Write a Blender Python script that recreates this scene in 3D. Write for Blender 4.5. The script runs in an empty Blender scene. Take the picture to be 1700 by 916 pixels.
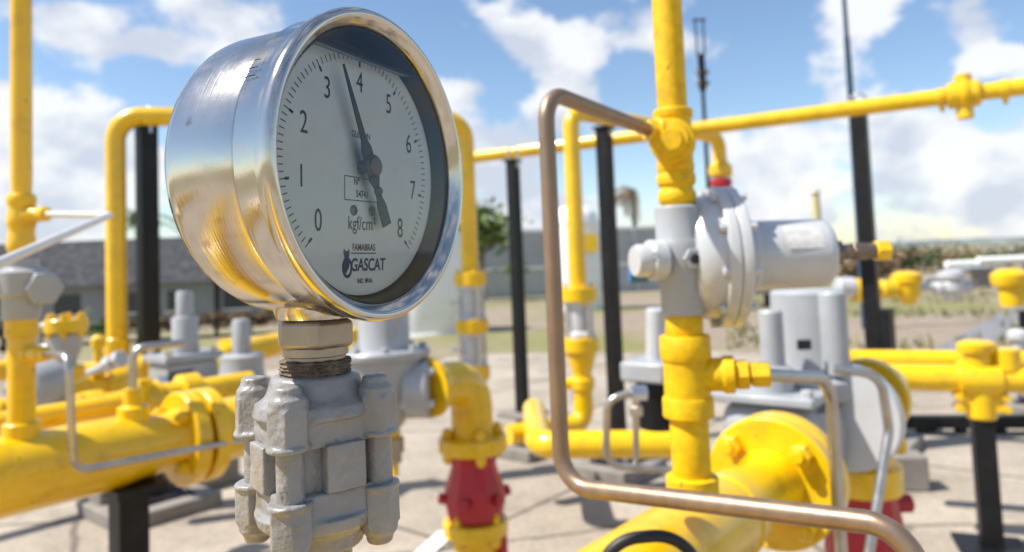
import bpy, bmesh, math, random
from mathutils import Vector, Matrix, noise as mnoise
random.seed(7)
R = math.radians
scn = bpy.context.scene
C = scn.collection

# ------------------------------------------------------------------ camera
F, PITCH, ROLL, HC, H = 1200.0, R(3.3), R(2.3), 435.0, 0.80     # focal length in photo pixels, camera height in metres
fw = Vector((0, math.cos(PITCH), math.sin(PITCH)))
up0 = Vector((1, 0, 0)).cross(fw)
up = up0*math.cos(ROLL) + Vector((1, 0, 0))*math.sin(ROLL)
rt = fw.cross(up)
PPX, PPY = 850.0, HC - F*math.tan(PITCH)
EYE = Vector((0, 0, H))
cd = bpy.data.cameras.new('camera'); cam = bpy.data.objects.new('camera', cd); C.objects.link(cam)
cd.sensor_fit = 'HORIZONTAL'; cd.sensor_width = 36; cd.lens = 36*F/1700
cd.shift_y = -(458-PPY)/1700
cd.clip_start = 0.01; cd.clip_end = 6000
cam.matrix_world = Matrix(((rt.x, up.x, -fw.x, 0), (rt.y, up.y, -fw.y, 0), (rt.z, up.z, -fw.z, H), (0, 0, 0, 1)))
cd.dof.use_dof = True; cd.dof.focus_distance = 0.222; cd.dof.aperture_fstop = 12.5
scn.camera = cam

# ------------------------------------------------------------------ sky, sun, exposure
SUN = Vector((-0.57, -0.11, 0.81)).normalized()                    # towards the sun
w = bpy.data.worlds.new('World'); scn.world = w; w.use_nodes = True
nt = w.node_tree; N = nt.nodes; L = nt.links
for n in list(N): N.remove(n)
out = N.new('ShaderNodeOutputWorld'); bg = N.new('ShaderNodeBackground'); bg.inputs['Strength'].default_value = 0.10
sky = N.new('ShaderNodeTexSky'); sky.sky_type = 'NISHITA'; sky.sun_disc = False
sky.sun_elevation = math.asin(SUN.z); sky.sun_rotation = math.atan2(SUN.x, SUN.y)
sky.altitude = 0; sky.air_density = 1.0; sky.dust_density = 0.45; sky.ozone_density = 1.5
tc = N.new('ShaderNodeTexCoord')
def wm(op, a, b=None, c=None):
    m = N.new('ShaderNodeMath'); m.operation = op
    for i, v in enumerate((a, b, c)):
        if v is None: continue
        if isinstance(v, (int, float)): m.inputs[i].default_value = v
        else: L.new(v, m.inputs[i])
    return m.outputs[0]
sep = N.new('ShaderNodeSeparateXYZ'); L.new(tc.outputs['Generated'], sep.inputs[0])
den = wm('ADD', wm('MAXIMUM', sep.outputs['Z'], 0.0), 0.22)
cmb = N.new('ShaderNodeCombineXYZ')
L.new(wm('DIVIDE', sep.outputs['X'], den), cmb.inputs[0]); L.new(wm('DIVIDE', sep.outputs['Y'], den), cmb.inputs[1])
cmb.inputs[2].default_value = 3.7
mpv = N.new('ShaderNodeMapping'); mpv.inputs['Scale'].default_value = (1, 1, 1.5); mpv.inputs['Location'].default_value = (3.1, .4, .2); L.new(tc.outputs['Generated'], mpv.inputs[0]); cvec = mpv.outputs[0]
n1 = N.new('ShaderNodeTexNoise'); n1.inputs['Scale'].default_value = 7.5; n1.inputs['Detail'].default_value = 9; n1.inputs['Roughness'].default_value = 0.54
L.new(cvec, n1.inputs['Vector'])
n2 = N.new('ShaderNodeTexNoise'); n2.inputs['Scale'].default_value = 9.0; n2.inputs['Detail'].default_value = 6
L.new(cvec, n2.inputs['Vector'])
def pixdir(px, py): return (rt*((px-PPX)/F) - up*((py-PPY)/F) + fw).normalized()
# cumulus banks: direction, angular radius (rad), weight; negative weights are clear sky
bias = None
for px, py, rad, wt in [(330, 60, .10, .22), (120, 200, .14, .20), (120, 20, .07, .18), (100, 330, .16, .20), (830, 60, .07, .22), (930, 130, .08, .22), (1010, 20, .08, .15),
                        (1400, 10, .10, .20), (1650, 80, .10, .22), (1330, 270, .12, .17), (1600, 250, .13, .18), (1430, 10, .08, .16), (1180, 10, .06, .14), (1480, 150, .06, .15), (800, 200, .08, .16), (760, 120, .05, .1), (850, 330, .14, .14), (1350, 370, .2, .2), (1650, 360, .2, .2), (900, 380, .15, .18), (120, 300, .12, .18),
                        (1250, 110, .09, -.25), (1330, 60, .07, -.2), (1520, 60, .06, -.2), (1700, 20, .05, -.15), (230, 150, .05, -.2), (60, 90, .06, -.12), (630, 60, .09, -.2), (1050, 150, .06, -.15), (700, 20, .06, -.15), (900, 230, .05, -.06), ((-.92, -.05, .38), 0, .45, -.22), ((-.75, -.45, .5), 0, .5, -.22), ((-.6, .1, .8), 0, .45, -.22)]:
    vd = N.new('ShaderNodeVectorMath'); vd.operation = 'DISTANCE'; L.new(tc.outputs['Generated'], vd.inputs[0]); vd.inputs[1].default_value = Vector(px).normalized() if isinstance(px, tuple) else pixdir(px, py)
    mr = N.new('ShaderNodeMapRange'); mr.interpolation_type = 'SMOOTHSTEP'
    mr.inputs['From Min'].default_value = rad*1.25; mr.inputs['From Max'].default_value = 0; mr.inputs['To Min'].default_value = 0; mr.inputs['To Max'].default_value = wt*(.62 if wt > 0 else .8)
    L.new(vd.outputs['Value'], mr.inputs['Value'])
    bias = mr.outputs[0] if bias is None else wm('ADD', bias, mr.outputs[0])
cl = wm('ADD', n1.outputs['Fac'], bias)
mk = N.new('ShaderNodeMapRange'); mk.interpolation_type = 'SMOOTHSTEP'; mk.inputs['From Min'].default_value = 0.515; mk.inputs['From Max'].default_value = 0.635
L.new(cl, mk.inputs['Value'])
ccol = N.new('ShaderNodeMixRGB'); ccol.inputs[1].default_value = (4.3, 4.65, 5.4, 1); ccol.inputs[2].default_value = (6.6, 6.65, 6.75, 1)
shd = N.new('ShaderNodeMapRange'); shd.inputs['From Min'].default_value = 0.40; shd.inputs['From Max'].default_value = 0.56; L.new(n2.outputs['Fac'], shd.inputs['Value'])
L.new(shd.outputs[0], ccol.inputs[0])
mix = N.new('ShaderNodeMixRGB'); L.new(wm('MULTIPLY', mk.outputs[0], 0.93), mix.inputs[0])
hs_ = N.new('ShaderNodeHueSaturation'); hs_.inputs['Saturation'].default_value = 1.05; hs_.inputs['Value'].default_value = 1.12; L.new(sky.outputs[0], hs_.inputs['Color']); L.new(hs_.outputs[0], mix.inputs[1]); L.new(ccol.outputs[0], mix.inputs[2])
L.new(mix.outputs[0], bg.inputs['Color']); L.new(bg.outputs[0], out.inputs[0])
sl = bpy.data.lights.new('sun', 'SUN'); so = bpy.data.objects.new('sun', sl); C.objects.link(so)
sl.energy = 4.8; sl.angle = R(0.53); sl.color = (1.0, 0.955, 0.88)
so.rotation_euler = SUN.to_track_quat('Z', 'Y').to_euler()
so.location = (-6, 1, 9)
vs = scn.view_settings; vs.view_transform = 'Standard'; vs.look = 'None'; vs.gamma = 1; vs.exposure = 0.62
scn.cycles.max_bounces = 8; scn.cycles.transparent_max_bounces = 8
scn.cycles.sample_clamp_indirect = 6; scn.cycles.caustics_reflective = False; scn.cycles.caustics_refractive = False

# ------------------------------------------------------------------ placing
def W(px, py, d): return EYE + (rt*((px-PPX)/F) - up*((py-PPY)/F) + fw)*d        # point at depth d on a line of sight
def PJ(p):
    q = p - EYE; z = q.dot(fw); return PPX + F*q.dot(rt)/z, PPY - F*q.dot(up)/z
def ZZ(p, py):                                                     # height at which the upright through p shows at row py
    a, b = -8.0, 12.0
    for _ in range(50):
        m = (a+b)/2
        if (Vector((p.x, p.y, m))-EYE).dot(fw) < 0.02: break
        if PJ(Vector((p.x, p.y, m)))[1] > py: a = m
        else: b = m
    return (a+b)/2
def atz(p, z): return Vector((p.x, p.y, z))
def on_ground(px, py, z=0.0):
    dr = rt*((px-PPX)/F) - up*((py-PPY)/F) + fw
    return EYE + dr*((z-H)/dr.z)
U = Vector((math.sin(R(39.5)), math.cos(R(39.5)), 0)); V = Vector((-U.y, U.x, 0)); UP = Vector((0, 0, 1))
RX = Vector((1, 0, 0))

# ------------------------------------------------------------------ materials
def mat(name, base, rough=.5, metal=0., var=.12, vscale=20., bump=0., bscale=200., dirt=None, dirt_amt=.35, dirt_scale=8., coat=0., rvar=.08, spec=.5, stretch=(1, 1, 1), chips=None):
    m = bpy.data.materials.new(name); m.use_nodes = True; t = m.node_tree; n = t.nodes; l = t.links
    b = n['Principled BSDF']; b.inputs['Metallic'].default_value = metal; b.inputs['Coat Weight'].default_value = coat; b.inputs['Coat Roughness'].default_value = .12
    b.inputs['Specular IOR Level'].default_value = spec
    tc = n.new('ShaderNodeTexCoord'); mp = n.new('ShaderNodeMapping'); mp.inputs['Scale'].default_value = stretch; l.new(tc.outputs['Object'], mp.inputs[0])
    a = n.new('ShaderNodeTexNoise'); a.inputs['Scale'].default_value = vscale; a.inputs['Detail'].default_value = 6; l.new(mp.outputs[0], a.inputs['Vector'])
    r = n.new('ShaderNodeValToRGB'); r.color_ramp.elements[0].position = .3; r.color_ramp.elements[1].position = .7
    r.color_ramp.elements[0].color = tuple(c*(1-var) for c in base)+(1,); r.color_ramp.elements[1].color = tuple(min(1, c*(1+var*.6)) for c in base)+(1,)
    l.new(a.outputs['Fac'], r.inputs[0]); col = r.outputs[0]
    if dirt:
        d = n.new('ShaderNodeTexNoise'); d.inputs['Scale'].default_value = dirt_scale; d.inputs['Detail'].default_value = 10; d.inputs['Roughness'].default_value = .7; l.new(mp.outputs[0], d.inputs['Vector'])
        q = n.new('ShaderNodeMapRange'); q.inputs['From Min'].default_value = .52; q.inputs['From Max'].default_value = .74; q.inputs['To Max'].default_value = dirt_amt; l.new(d.outputs['Fac'], q.inputs[0])
        x = n.new('ShaderNodeMixRGB'); l.new(q.outputs[0], x.inputs[0]); l.new(col, x.inputs[1]); x.inputs[2].default_value = dirt+(1,); col = x.outputs[0]
    if chips:
        d = n.new('ShaderNodeTexNoise'); d.inputs['Scale'].default_value = 95; d.inputs['Detail'].default_value = 4; l.new(mp.outputs[0], d.inputs['Vector'])
        q = n.new('ShaderNodeMapRange'); q.inputs['From Min'].default_value = .70; q.inputs['From Max'].default_value = .73; q.inputs['To Max'].default_value = .9; l.new(d.outputs['Fac'], q.inputs[0])
        x = n.new('ShaderNodeMixRGB'); l.new(q.outputs[0], x.inputs[0]); l.new(col, x.inputs[1]); x.inputs[2].default_value = chips+(1,); col = x.outputs[0]
    l.new(col, b.inputs['Base Color'])
    q = n.new('ShaderNodeMapRange'); q.inputs['To Min'].default_value = max(.02, rough-rvar); q.inputs['To Max'].default_value = rough+rvar; l.new(a.outputs['Fac'], q.inputs[0]); l.new(q.outputs[0], b.inputs['Roughness'])
    if bump:
        e = n.new('ShaderNodeTexNoise'); e.inputs['Scale'].default_value = bscale; e.inputs['Detail'].default_value = 4; l.new(tc.outputs['Object'], e.inputs['Vector'])
        u = n.new('ShaderNodeBump'); u.inputs['Strength'].default_value = bump; u.inputs['Distance'].default_value = .002; l.new(e.outputs['Fac'], u.inputs['Height']); l.new(u.outputs[0], b.inputs['Normal'])
    return m
YEL = mat('yellow_paint', (.82, .50, .002), .26, spec=.5, coat=.35, var=.13, vscale=9, bump=.12, bscale=220, dirt=(.36, .19, .02), dirt_amt=.55, dirt_scale=26, chips=(.10, .06, .035))
YROUGH = mat('yellow_paint_grainy', (.80, .485, .002), .44, spec=.3, var=.16, vscale=120, bump=.55, bscale=700, dirt=(.36, .19, .02), dirt_amt=.5, dirt_scale=45, chips=(.10, .06, .035))
GRY = mat('grey_paint', (.36, .37, .385), .38, var=.10, bump=.12, bscale=160, dirt=(.22, .19, .15), dirt_amt=.4, dirt_scale=16, coat=.15)
VALVEP = mat('thick_grey_paint', (.275, .265, .258), .38, var=.18, vscale=70, bump=.6, bscale=210, dirt=(.25, .175, .085), dirt_amt=.85, dirt_scale=42, coat=.2, chips=(.04, .026, .018))
SILV = mat('silver_paint', (.53, .535, .545), .30, metal=.1, var=.06, bump=.10, bscale=120, dirt=(.36, .33, .28), dirt_amt=.3, dirt_scale=22, coat=.2)
STEEL = mat('brushed_steel', (.62, .62, .62), .30, metal=1, var=.15, vscale=60, rvar=.1)
TUBE = mat('steel_tube', (.44, .415, .39), .30, metal=.9, var=.15, vscale=50, dirt=(.35, .28, .2), dirt_amt=.3, dirt_scale=30)
BRONZE = mat('tarnished_tube', (.29, .20, .135), .42, metal=.65, var=.18, vscale=90, rvar=.12, dirt=(.22, .15, .11), dirt_amt=.6, dirt_scale=60, stretch=(1, 1, .35), bump=.06, bscale=500)
BLK = mat('black_paint', (.008, .008, .009), .46, spec=.28, var=.3, bump=.1, bscale=90, dirt=(.07, .06, .05), dirt_amt=.22, dirt_scale=10)
DARK = mat('dark_rubber', (.012, .013, .014), .5, var=.2)
RED = mat('red_paint', (.42, .010, .022), .36, var=.15, bump=.12, bscale=120, dirt=(.2, .02, .02), dirt_amt=.4)
WHT = mat('white_paint', (.86, .86, .85), .5, var=.05, dirt=(.5, .46, .4), dirt_amt=.3, dirt_scale=4)
BLUE = mat('blue_plastic', (.02, .16, .42), .4)
RUST = mat('rusty_thread', (.16, .12, .085), .8, var=.5, vscale=300, bump=.9, bscale=600, dirt=(.30, .22, .14), dirt_amt=.7, dirt_scale=120)
FITTING = mat('dull_fitting_metal', (.38, .325, .265), .42, metal=.8, var=.2, vscale=90, dirt=(.20, .14, .08), dirt_amt=.55, dirt_scale=90, bump=.08, bscale=400)
PADM = mat('pad_concrete', (.24, .215, .19), .85, var=.2, vscale=14, bump=.5, bscale=60)
BARK = mat('bark', (.10, .075, .055), .9, var=.3)
LEAF1 = mat('leaf_green', (.12, .17, .025), .6, var=.4, vscale=1.5, rvar=.02)
LEAF2 = mat('leaf_dark', (.045, .075, .022), .6, var=.4, vscale=.4, rvar=.02)
LEAFD = mat('leaf_dry', (.22, .14, .075), .8, var=.35, vscale=2, rvar=.02)
HEDGE = mat('leaf_orange', (.20, .12, .04), .7, var=.5, vscale=3, rvar=.02)
INK = mat('black_ink', (.010, .010, .012), .8, var=0, spec=.1)
INKB = mat('blue_ink', (.006, .02, .13), .6, var=0)
DIALM = mat('dial_enamel', (.86, .885, .88), .55, var=.05, vscale=40, dirt=(.45, .45, .40), dirt_amt=.2, dirt_scale=50)
POINT = mat('pointer_black', (.025, .027, .03), .45, var=.2)
HUBM = mat('hub_bronze', (.10, .09, .085), .35, metal=.5, var=.2)
SCR = mat('dial_screw_metal', (.10, .10, .10), .35, metal=.8)
def chrome(name, ra=.07, rb=.26):                                                  # polished stainless case: fine turning lines and smears
    m = bpy.data.materials.new(name); m.use_nodes = True; t = m.node_tree; n = t.nodes; l = t.links; b = n['Principled BSDF']
    b.inputs['Metallic'].default_value = 1; b.inputs['Base Color'].default_value = (.6, .6, .6, 1)
    tc = n.new('ShaderNodeTexCoord'); mp = n.new('ShaderNodeMapping'); l.new(tc.outputs['Object'], mp.inputs[0]); mp.inputs['Scale'].default_value = (6, 6, 900)
    a = n.new('ShaderNodeTexNoise'); a.inputs['Scale'].default_value = 1.5; a.inputs['Detail'].default_value = 3; l.new(mp.outputs[0], a.inputs['Vector'])
    s = n.new('ShaderNodeTexNoise'); s.inputs['Scale'].default_value = 45; s.inputs['Detail'].default_value = 9; s.inputs['Roughness'].default_value = .7; l.new(tc.outputs['Object'], s.inputs['Vector'])
    q = n.new('ShaderNodeMapRange'); q.inputs['From Min'].default_value = .35; q.inputs['From Max'].default_value = .75; q.inputs['To Min'].default_value = ra; q.inputs['To Max'].default_value = rb; l.new(s.outputs['Fac'], q.inputs[0]); l.new(q.outputs[0], b.inputs['Roughness'])
    u = n.new('ShaderNodeBump'); u.inputs['Strength'].default_value = .09; u.inputs['Distance'].default_value = .0006; l.new(a.outputs['Fac'], u.inputs['Height'])
    v = n.new('ShaderNodeBump'); v.inputs['Strength'].default_value = .10; v.inputs['Distance'].default_value = .0008; l.new(s.outputs['Fac'], v.inputs['Height']); l.new(u.outputs[0], v.inputs['Normal']); l.new(v.outputs[0], b.inputs['Normal'])
    sp = n.new('ShaderNodeTexNoise'); sp.inputs['Scale'].default_value = 130; sp.inputs['Detail'].default_value = 5; l.new(tc.outputs['Object'], sp.inputs['Vector'])
    k = n.new('ShaderNodeMapRange'); k.inputs['From Min'].default_value = .64; k.inputs['From Max'].default_value = .74; k.inputs['To Max'].default_value = .6; l.new(sp.outputs['Fac'], k.inputs[0])
    x = n.new('ShaderNodeMixRGB'); l.new(k.outputs[0], x.inputs[0]); x.inputs[1].default_value = (.55, .515, .465, 1); x.inputs[2].default_value = (.25, .16, .08, 1); l.new(x.outputs[0], b.inputs['Base Color'])
    return m
CHR = chrome('polished_stainless'); CHRB = chrome('worn_stainless', .08, .24)
def glass():
    m = bpy.data.materials.new('window_glass'); m.use_nodes = True; t = m.node_tree; n = t.nodes; l = t.links; n.remove(n['Principled BSDF'])
    tr = n.new('ShaderNodeBsdfTransparent'); tr.inputs[0].default_value = (.93, .95, .95, 1); g = n.new('ShaderNodeBsdfGlossy'); g.inputs['Roughness'].default_value = .03
    fr = n.new('ShaderNodeFresnel'); fr.inputs[0].default_value = 1.5; x = n.new('ShaderNodeMixShader'); l.new(fr.outputs[0], x.inputs[0]); l.new(tr.outputs[0], x.inputs[1]); l.new(g.outputs[0], x.inputs[2])
    l.new(x.outputs[0], n['Material Output'].inputs[0]); return m
GLASS = glass()
def liquid():
    m = bpy.data.materials.new('glycerine'); m.use_nodes = True; t = m.node_tree; n = t.nodes; l = t.links; n.remove(n['Principled BSDF'])
    tr = n.new('ShaderNodeBsdfTransparent'); tr.inputs[0].default_value = (.8, .82, .82, 1); g = n.new('ShaderNodeBsdfDiffuse'); g.inputs[0].default_value = (.9, .92, .93, 1)
    x = n.new('ShaderNodeMixShader'); x.inputs[0].default_value = .6; l.new(tr.outputs[0], x.inputs[1]); l.new(g.outputs[0], x.inputs[2]); l.new(x.outputs[0], n['Material Output'].inputs[0]); return m
LIQ = liquid()

# ------------------------------------------------------------------ mesh building (all in world coordinates)
class T:                                                            # a thing: Empty at its base, or a single mesh
    pass
BASE = {}
def thing(name, label, cat, loc, group=None):
    o = bpy.data.objects.new(name, None); C.objects.link(o); o.empty_display_size = .05; o.location = loc
    o['label'] = label; o['category'] = cat
    if group: o['group'] = group
    BASE[o] = Vector(loc); return o
def obj(name, bm, m, parent=None, label=None, cat=None, group=None, kind=None, sharp=35, bevel=0, loc=None):
    base = BASE[parent] if parent is not None else (Vector(loc) if loc is not None else Vector((0, 0, 0)))
    bmesh.ops.translate(bm, verts=bm.verts, vec=-base)
    bmesh.ops.recalc_face_normals(bm, faces=bm.faces)
    me = bpy.data.meshes.new(name); bm.to_mesh(me); bm.free()
    if sharp:
        for p in me.polygons: p.use_smooth = True
        me.set_sharp_from_angle(angle=R(sharp))
    me.materials.append(m); o = bpy.data.objects.new(name, me); C.objects.link(o)
    if parent is not None: o.parent = parent
    else: o.location = base
    BASE[o] = base
    if label: o['label'] = label
    if cat: o['category'] = cat
    if group: o['group'] = group
    if kind: o['kind'] = kind
    if bevel:
        b = o.modifiers.new('bevel', 'BEVEL'); b.width = bevel; b.segments = 3; b.limit_method = 'ANGLE'; b.angle_limit = R(40)
    return o
def frame_of(axis):
    a = axis.normalized(); h = Vector((0, 0, 1)) if abs(a.z) < .9 else Vector((1, 0, 0))
    x = h.cross(a).normalized(); y = a.cross(x); return x, y, a
def lathe(bm, org, axis, prof, seg=40, rot=0.):                     # prof: (radius, distance along the axis)
    x, y, a = frame_of(axis); rings = []
    for r, s in prof:
        if r < 1e-7: rings.append([bm.verts.new(org + a*s)])
        else: rings.append([bm.verts.new(org + a*s + x*(r*math.cos(rot+2*math.pi*i/seg)) + y*(r*math.sin(rot+2*math.pi*i/seg))) for i in range(seg)])
    for A, B in zip(rings, rings[1:]):
        for i in range(seg):
            j = (i+1) % seg
            if len(A) == 1 and len(B) == 1: continue
            if len(A) == 1: bm.faces.new((A[0], B[i], B[j]))
            elif len(B) == 1: bm.faces.new((A[i], A[j], B[0]))
            else: bm.faces.new((A[i], A[j], B[j], B[i]))
    return bm
def rod(bm, a, b, r, seg=28, r2=None, ch=0.):                       # solid round bar with chamfered ends
    ax = b-a; Ln = ax.length; r2 = r if r2 is None else r2; c = min(ch or r*.12, Ln*.3)
    return lathe(bm, a, ax, [(0, 0), (r-c, 0), (r, c), (r2, Ln-c), (r2-c, Ln), (0, Ln)], seg)
def hexa(bm, org, axis, r, Ln, rot=0.):
    return lathe(bm, org, axis, [(0, 0), (r*.88, 0), (r, r*.1), (r, Ln-r*.1), (r*.88, Ln), (0, Ln)], 6, rot)
def tube(bm, pts, r, bend=.03, seg=20, n=9):                        # bent tube through corner points
    pts = [Vector(p) for p in pts]; path = [pts[0]]
    for i in range(1, len(pts)-1):
        p, a, b = pts[i], (pts[i-1]-pts[i]), (pts[i+1]-pts[i])
        an = a.angle(b); t = min(bend/math.tan(an/2), a.length*.49, b.length*.49)
        A, B = p+a.normalized()*t, p+b.normalized()*t
        rr = t*math.tan(an/2); cen = p + (a.normalized()+b.normalized()).normalized()*(rr/math.sin(an/2))
        va, vb = A-cen, B-cen; th = va.angle(vb)
        for k in range(n+1):
            s = k/n; path.append(cen + (va*math.sin((1-s)*th) + vb*math.sin(s*th))/math.sin(th))
    path.append(pts[-1])
    x, y, a = frame_of(path[1]-path[0]); prev = a; rings = []
    for i, p in enumerate(path):
        d = ((path[i+1]-p) if i == 0 else (p-path[i-1]) if i == len(path)-1 else (path[i+1]-p).normalized()+(p-path[i-1]).normalized()).normalized()
        q = prev.rotation_difference(d); x = q @ x; y = q @ y; prev = d
        rings.append([bm.verts.new(p + x*(r*math.cos(2*math.pi*k/seg)) + y*(r*math.sin(2*math.pi*k/seg))) for k in range(seg)])
    for A, B in zip(rings, rings[1:]):
        for k in range(seg): bm.faces.new((A[k], A[(k+1) % seg], B[(k+1) % seg], B[k]))
    bm.faces.new(rings[0]); bm.faces.new(rings[-1]); return bm
def box(bm, cen, ex, ey, sx, sy, sz):                               # ex, ey: unit directions of the sides
    ez = ex.cross(ey); vs_ = []
    for i in (-1, 1):
        for j in (-1, 1):
            for k in (-1, 1): vs_.append(bm.verts.new(cen + ex*(i*sx/2) + ey*(j*sy/2) + ez*(k*sz/2)))
    for f in ((0, 1, 3, 2), (4, 6, 7, 5), (0, 4, 5, 1), (2, 3, 7, 6), (0, 2, 6, 4), (1, 5, 7, 3)): bm.faces.new([vs_[i] for i in f])
    return bm
def post(bm, p, z0, z1, s, ex=U): return box(bm, Vector((p.x, p.y, (z0+z1)/2)), ex, Vector((-ex.y, ex.x, 0)), s, s, z1-z0)
def B(): return bmesh.new()
def flange(par, cen, axis, r, t, nb=4, br=None, m=YEL, bm_=None, hole=.7, rot=.4, length=None, inner=None):   # disc with its bolts; cen: middle of the disc
    a = axis.normalized(); b = B(); c = min(t*.12, r*.05)
    lathe(b, cen-a*(t/2), a, [(0, 0), (r-c, 0), (r, c), (r, t-c), (r-c, t), (0, t)], 56)
    f = obj('flange', b, m, par); x, y, _ = frame_of(a); br = br or r*.12; Ln = length or t+br*2.6
    for i in range(nb):
        p = cen + x*(r*hole*math.cos(rot+2*math.pi*i/nb)) + y*(r*hole*math.sin(rot+2*math.pi*i/nb))
        b = B(); hexa(b, p-a*(Ln/2), a, br, br*1.3, i); hexa(b, p+a*(Ln/2-br*1.3), a, br, br*1.3, i*.7); rod(b, p-a*(Ln/2+br*.5), p+a*(Ln/2+br*.5), br*.55, 12)
        obj('bolt', b, bm_ or m, f)
    return f

# ------------------------------------------------------------------ ground and far setting
def slope(x, y):
    az = math.degrees(math.atan2(x, max(y, .01))); k = min(1, max(0, (-az-6)/10)); return .017*(1-k)+.051*k
def gz(x, y):
    d = math.hypot(x, y); return -slope(x, y)*max(0, min(d, 46)-7)
b = B(); ds = [0, 1, 2, 4, 6, 7, 8, 10, 13, 17, 22, 28, 36, 46, 60, 90, 150, 300, 700, 1500, 3000]; na = 120; rings = []
for d in ds[1:]:
    rings.append([b.verts.new((d*math.sin(2*math.pi*i/na), d*math.cos(2*math.pi*i/na), gz(d*math.sin(2*math.pi*i/na), d*math.cos(2*math.pi*i/na)))) for i in range(na)])
c0 = b.verts.new((0, 0, 0))
for i in range(na): b.faces.new((c0, rings[0][i], rings[0][(i+1) % na]))
for A, Bb in zip(rings, rings[1:]):
    for i in range(na): b.faces.new((A[i], Bb[i], Bb[(i+1) % na], A[(i+1) % na]))
def ground_mat():
    m = bpy.data.materials.new('sandy_soil_and_grass'); m.use_nodes = True; t = m.node_tree; n = t.nodes; l = t.links; bs = n['Principled BSDF']; bs.inputs['Roughness'].default_value = .95
    tc = n.new('ShaderNodeTexCoord')
    a = n.new('ShaderNodeTexNoise'); a.inputs['Scale'].default_value = .22; a.inputs['Detail'].default_value = 6; l.new(tc.outputs['Object'], a.inputs['Vector'])
    f = n.new('ShaderNodeTexNoise'); f.inputs['Scale'].default_value = 5; f.inputs['Detail'].default_value = 8; l.new(tc.outputs['Object'], f.inputs['Vector'])
    s = n.new('ShaderNodeValToRGB'); s.color_ramp.elements[0].color = (.17, .13, .095, 1); s.color_ramp.elements[1].color = (.34, .275, .205, 1); l.new(f.outputs['Fac'], s.inputs[0])
    g = n.new('ShaderNodeValToRGB'); g.color_ramp.elements[0].color = (.11, .13, .03, 1); g.color_ramp.elements[1].color = (.28, .24, .10, 1); l.new(f.outputs['Fac'], g.inputs[0])
    k = n.new('ShaderNodeMapRange'); k.inputs['From Min'].default_value = .46; k.inputs['From Max'].default_value = .58; l.new(a.outputs['Fac'], k.inputs[0])
    x = n.new('ShaderNodeMixRGB'); l.new(k.outputs[0], x.inputs[0]); l.new(s.outputs[0], x.inputs[1]); l.new(g.outputs[0], x.inputs[2]); l.new(x.outputs[0], bs.inputs['Base Color'])
    return m
obj('ground', b, ground_mat(), kind='structure', sharp=0)
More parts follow.
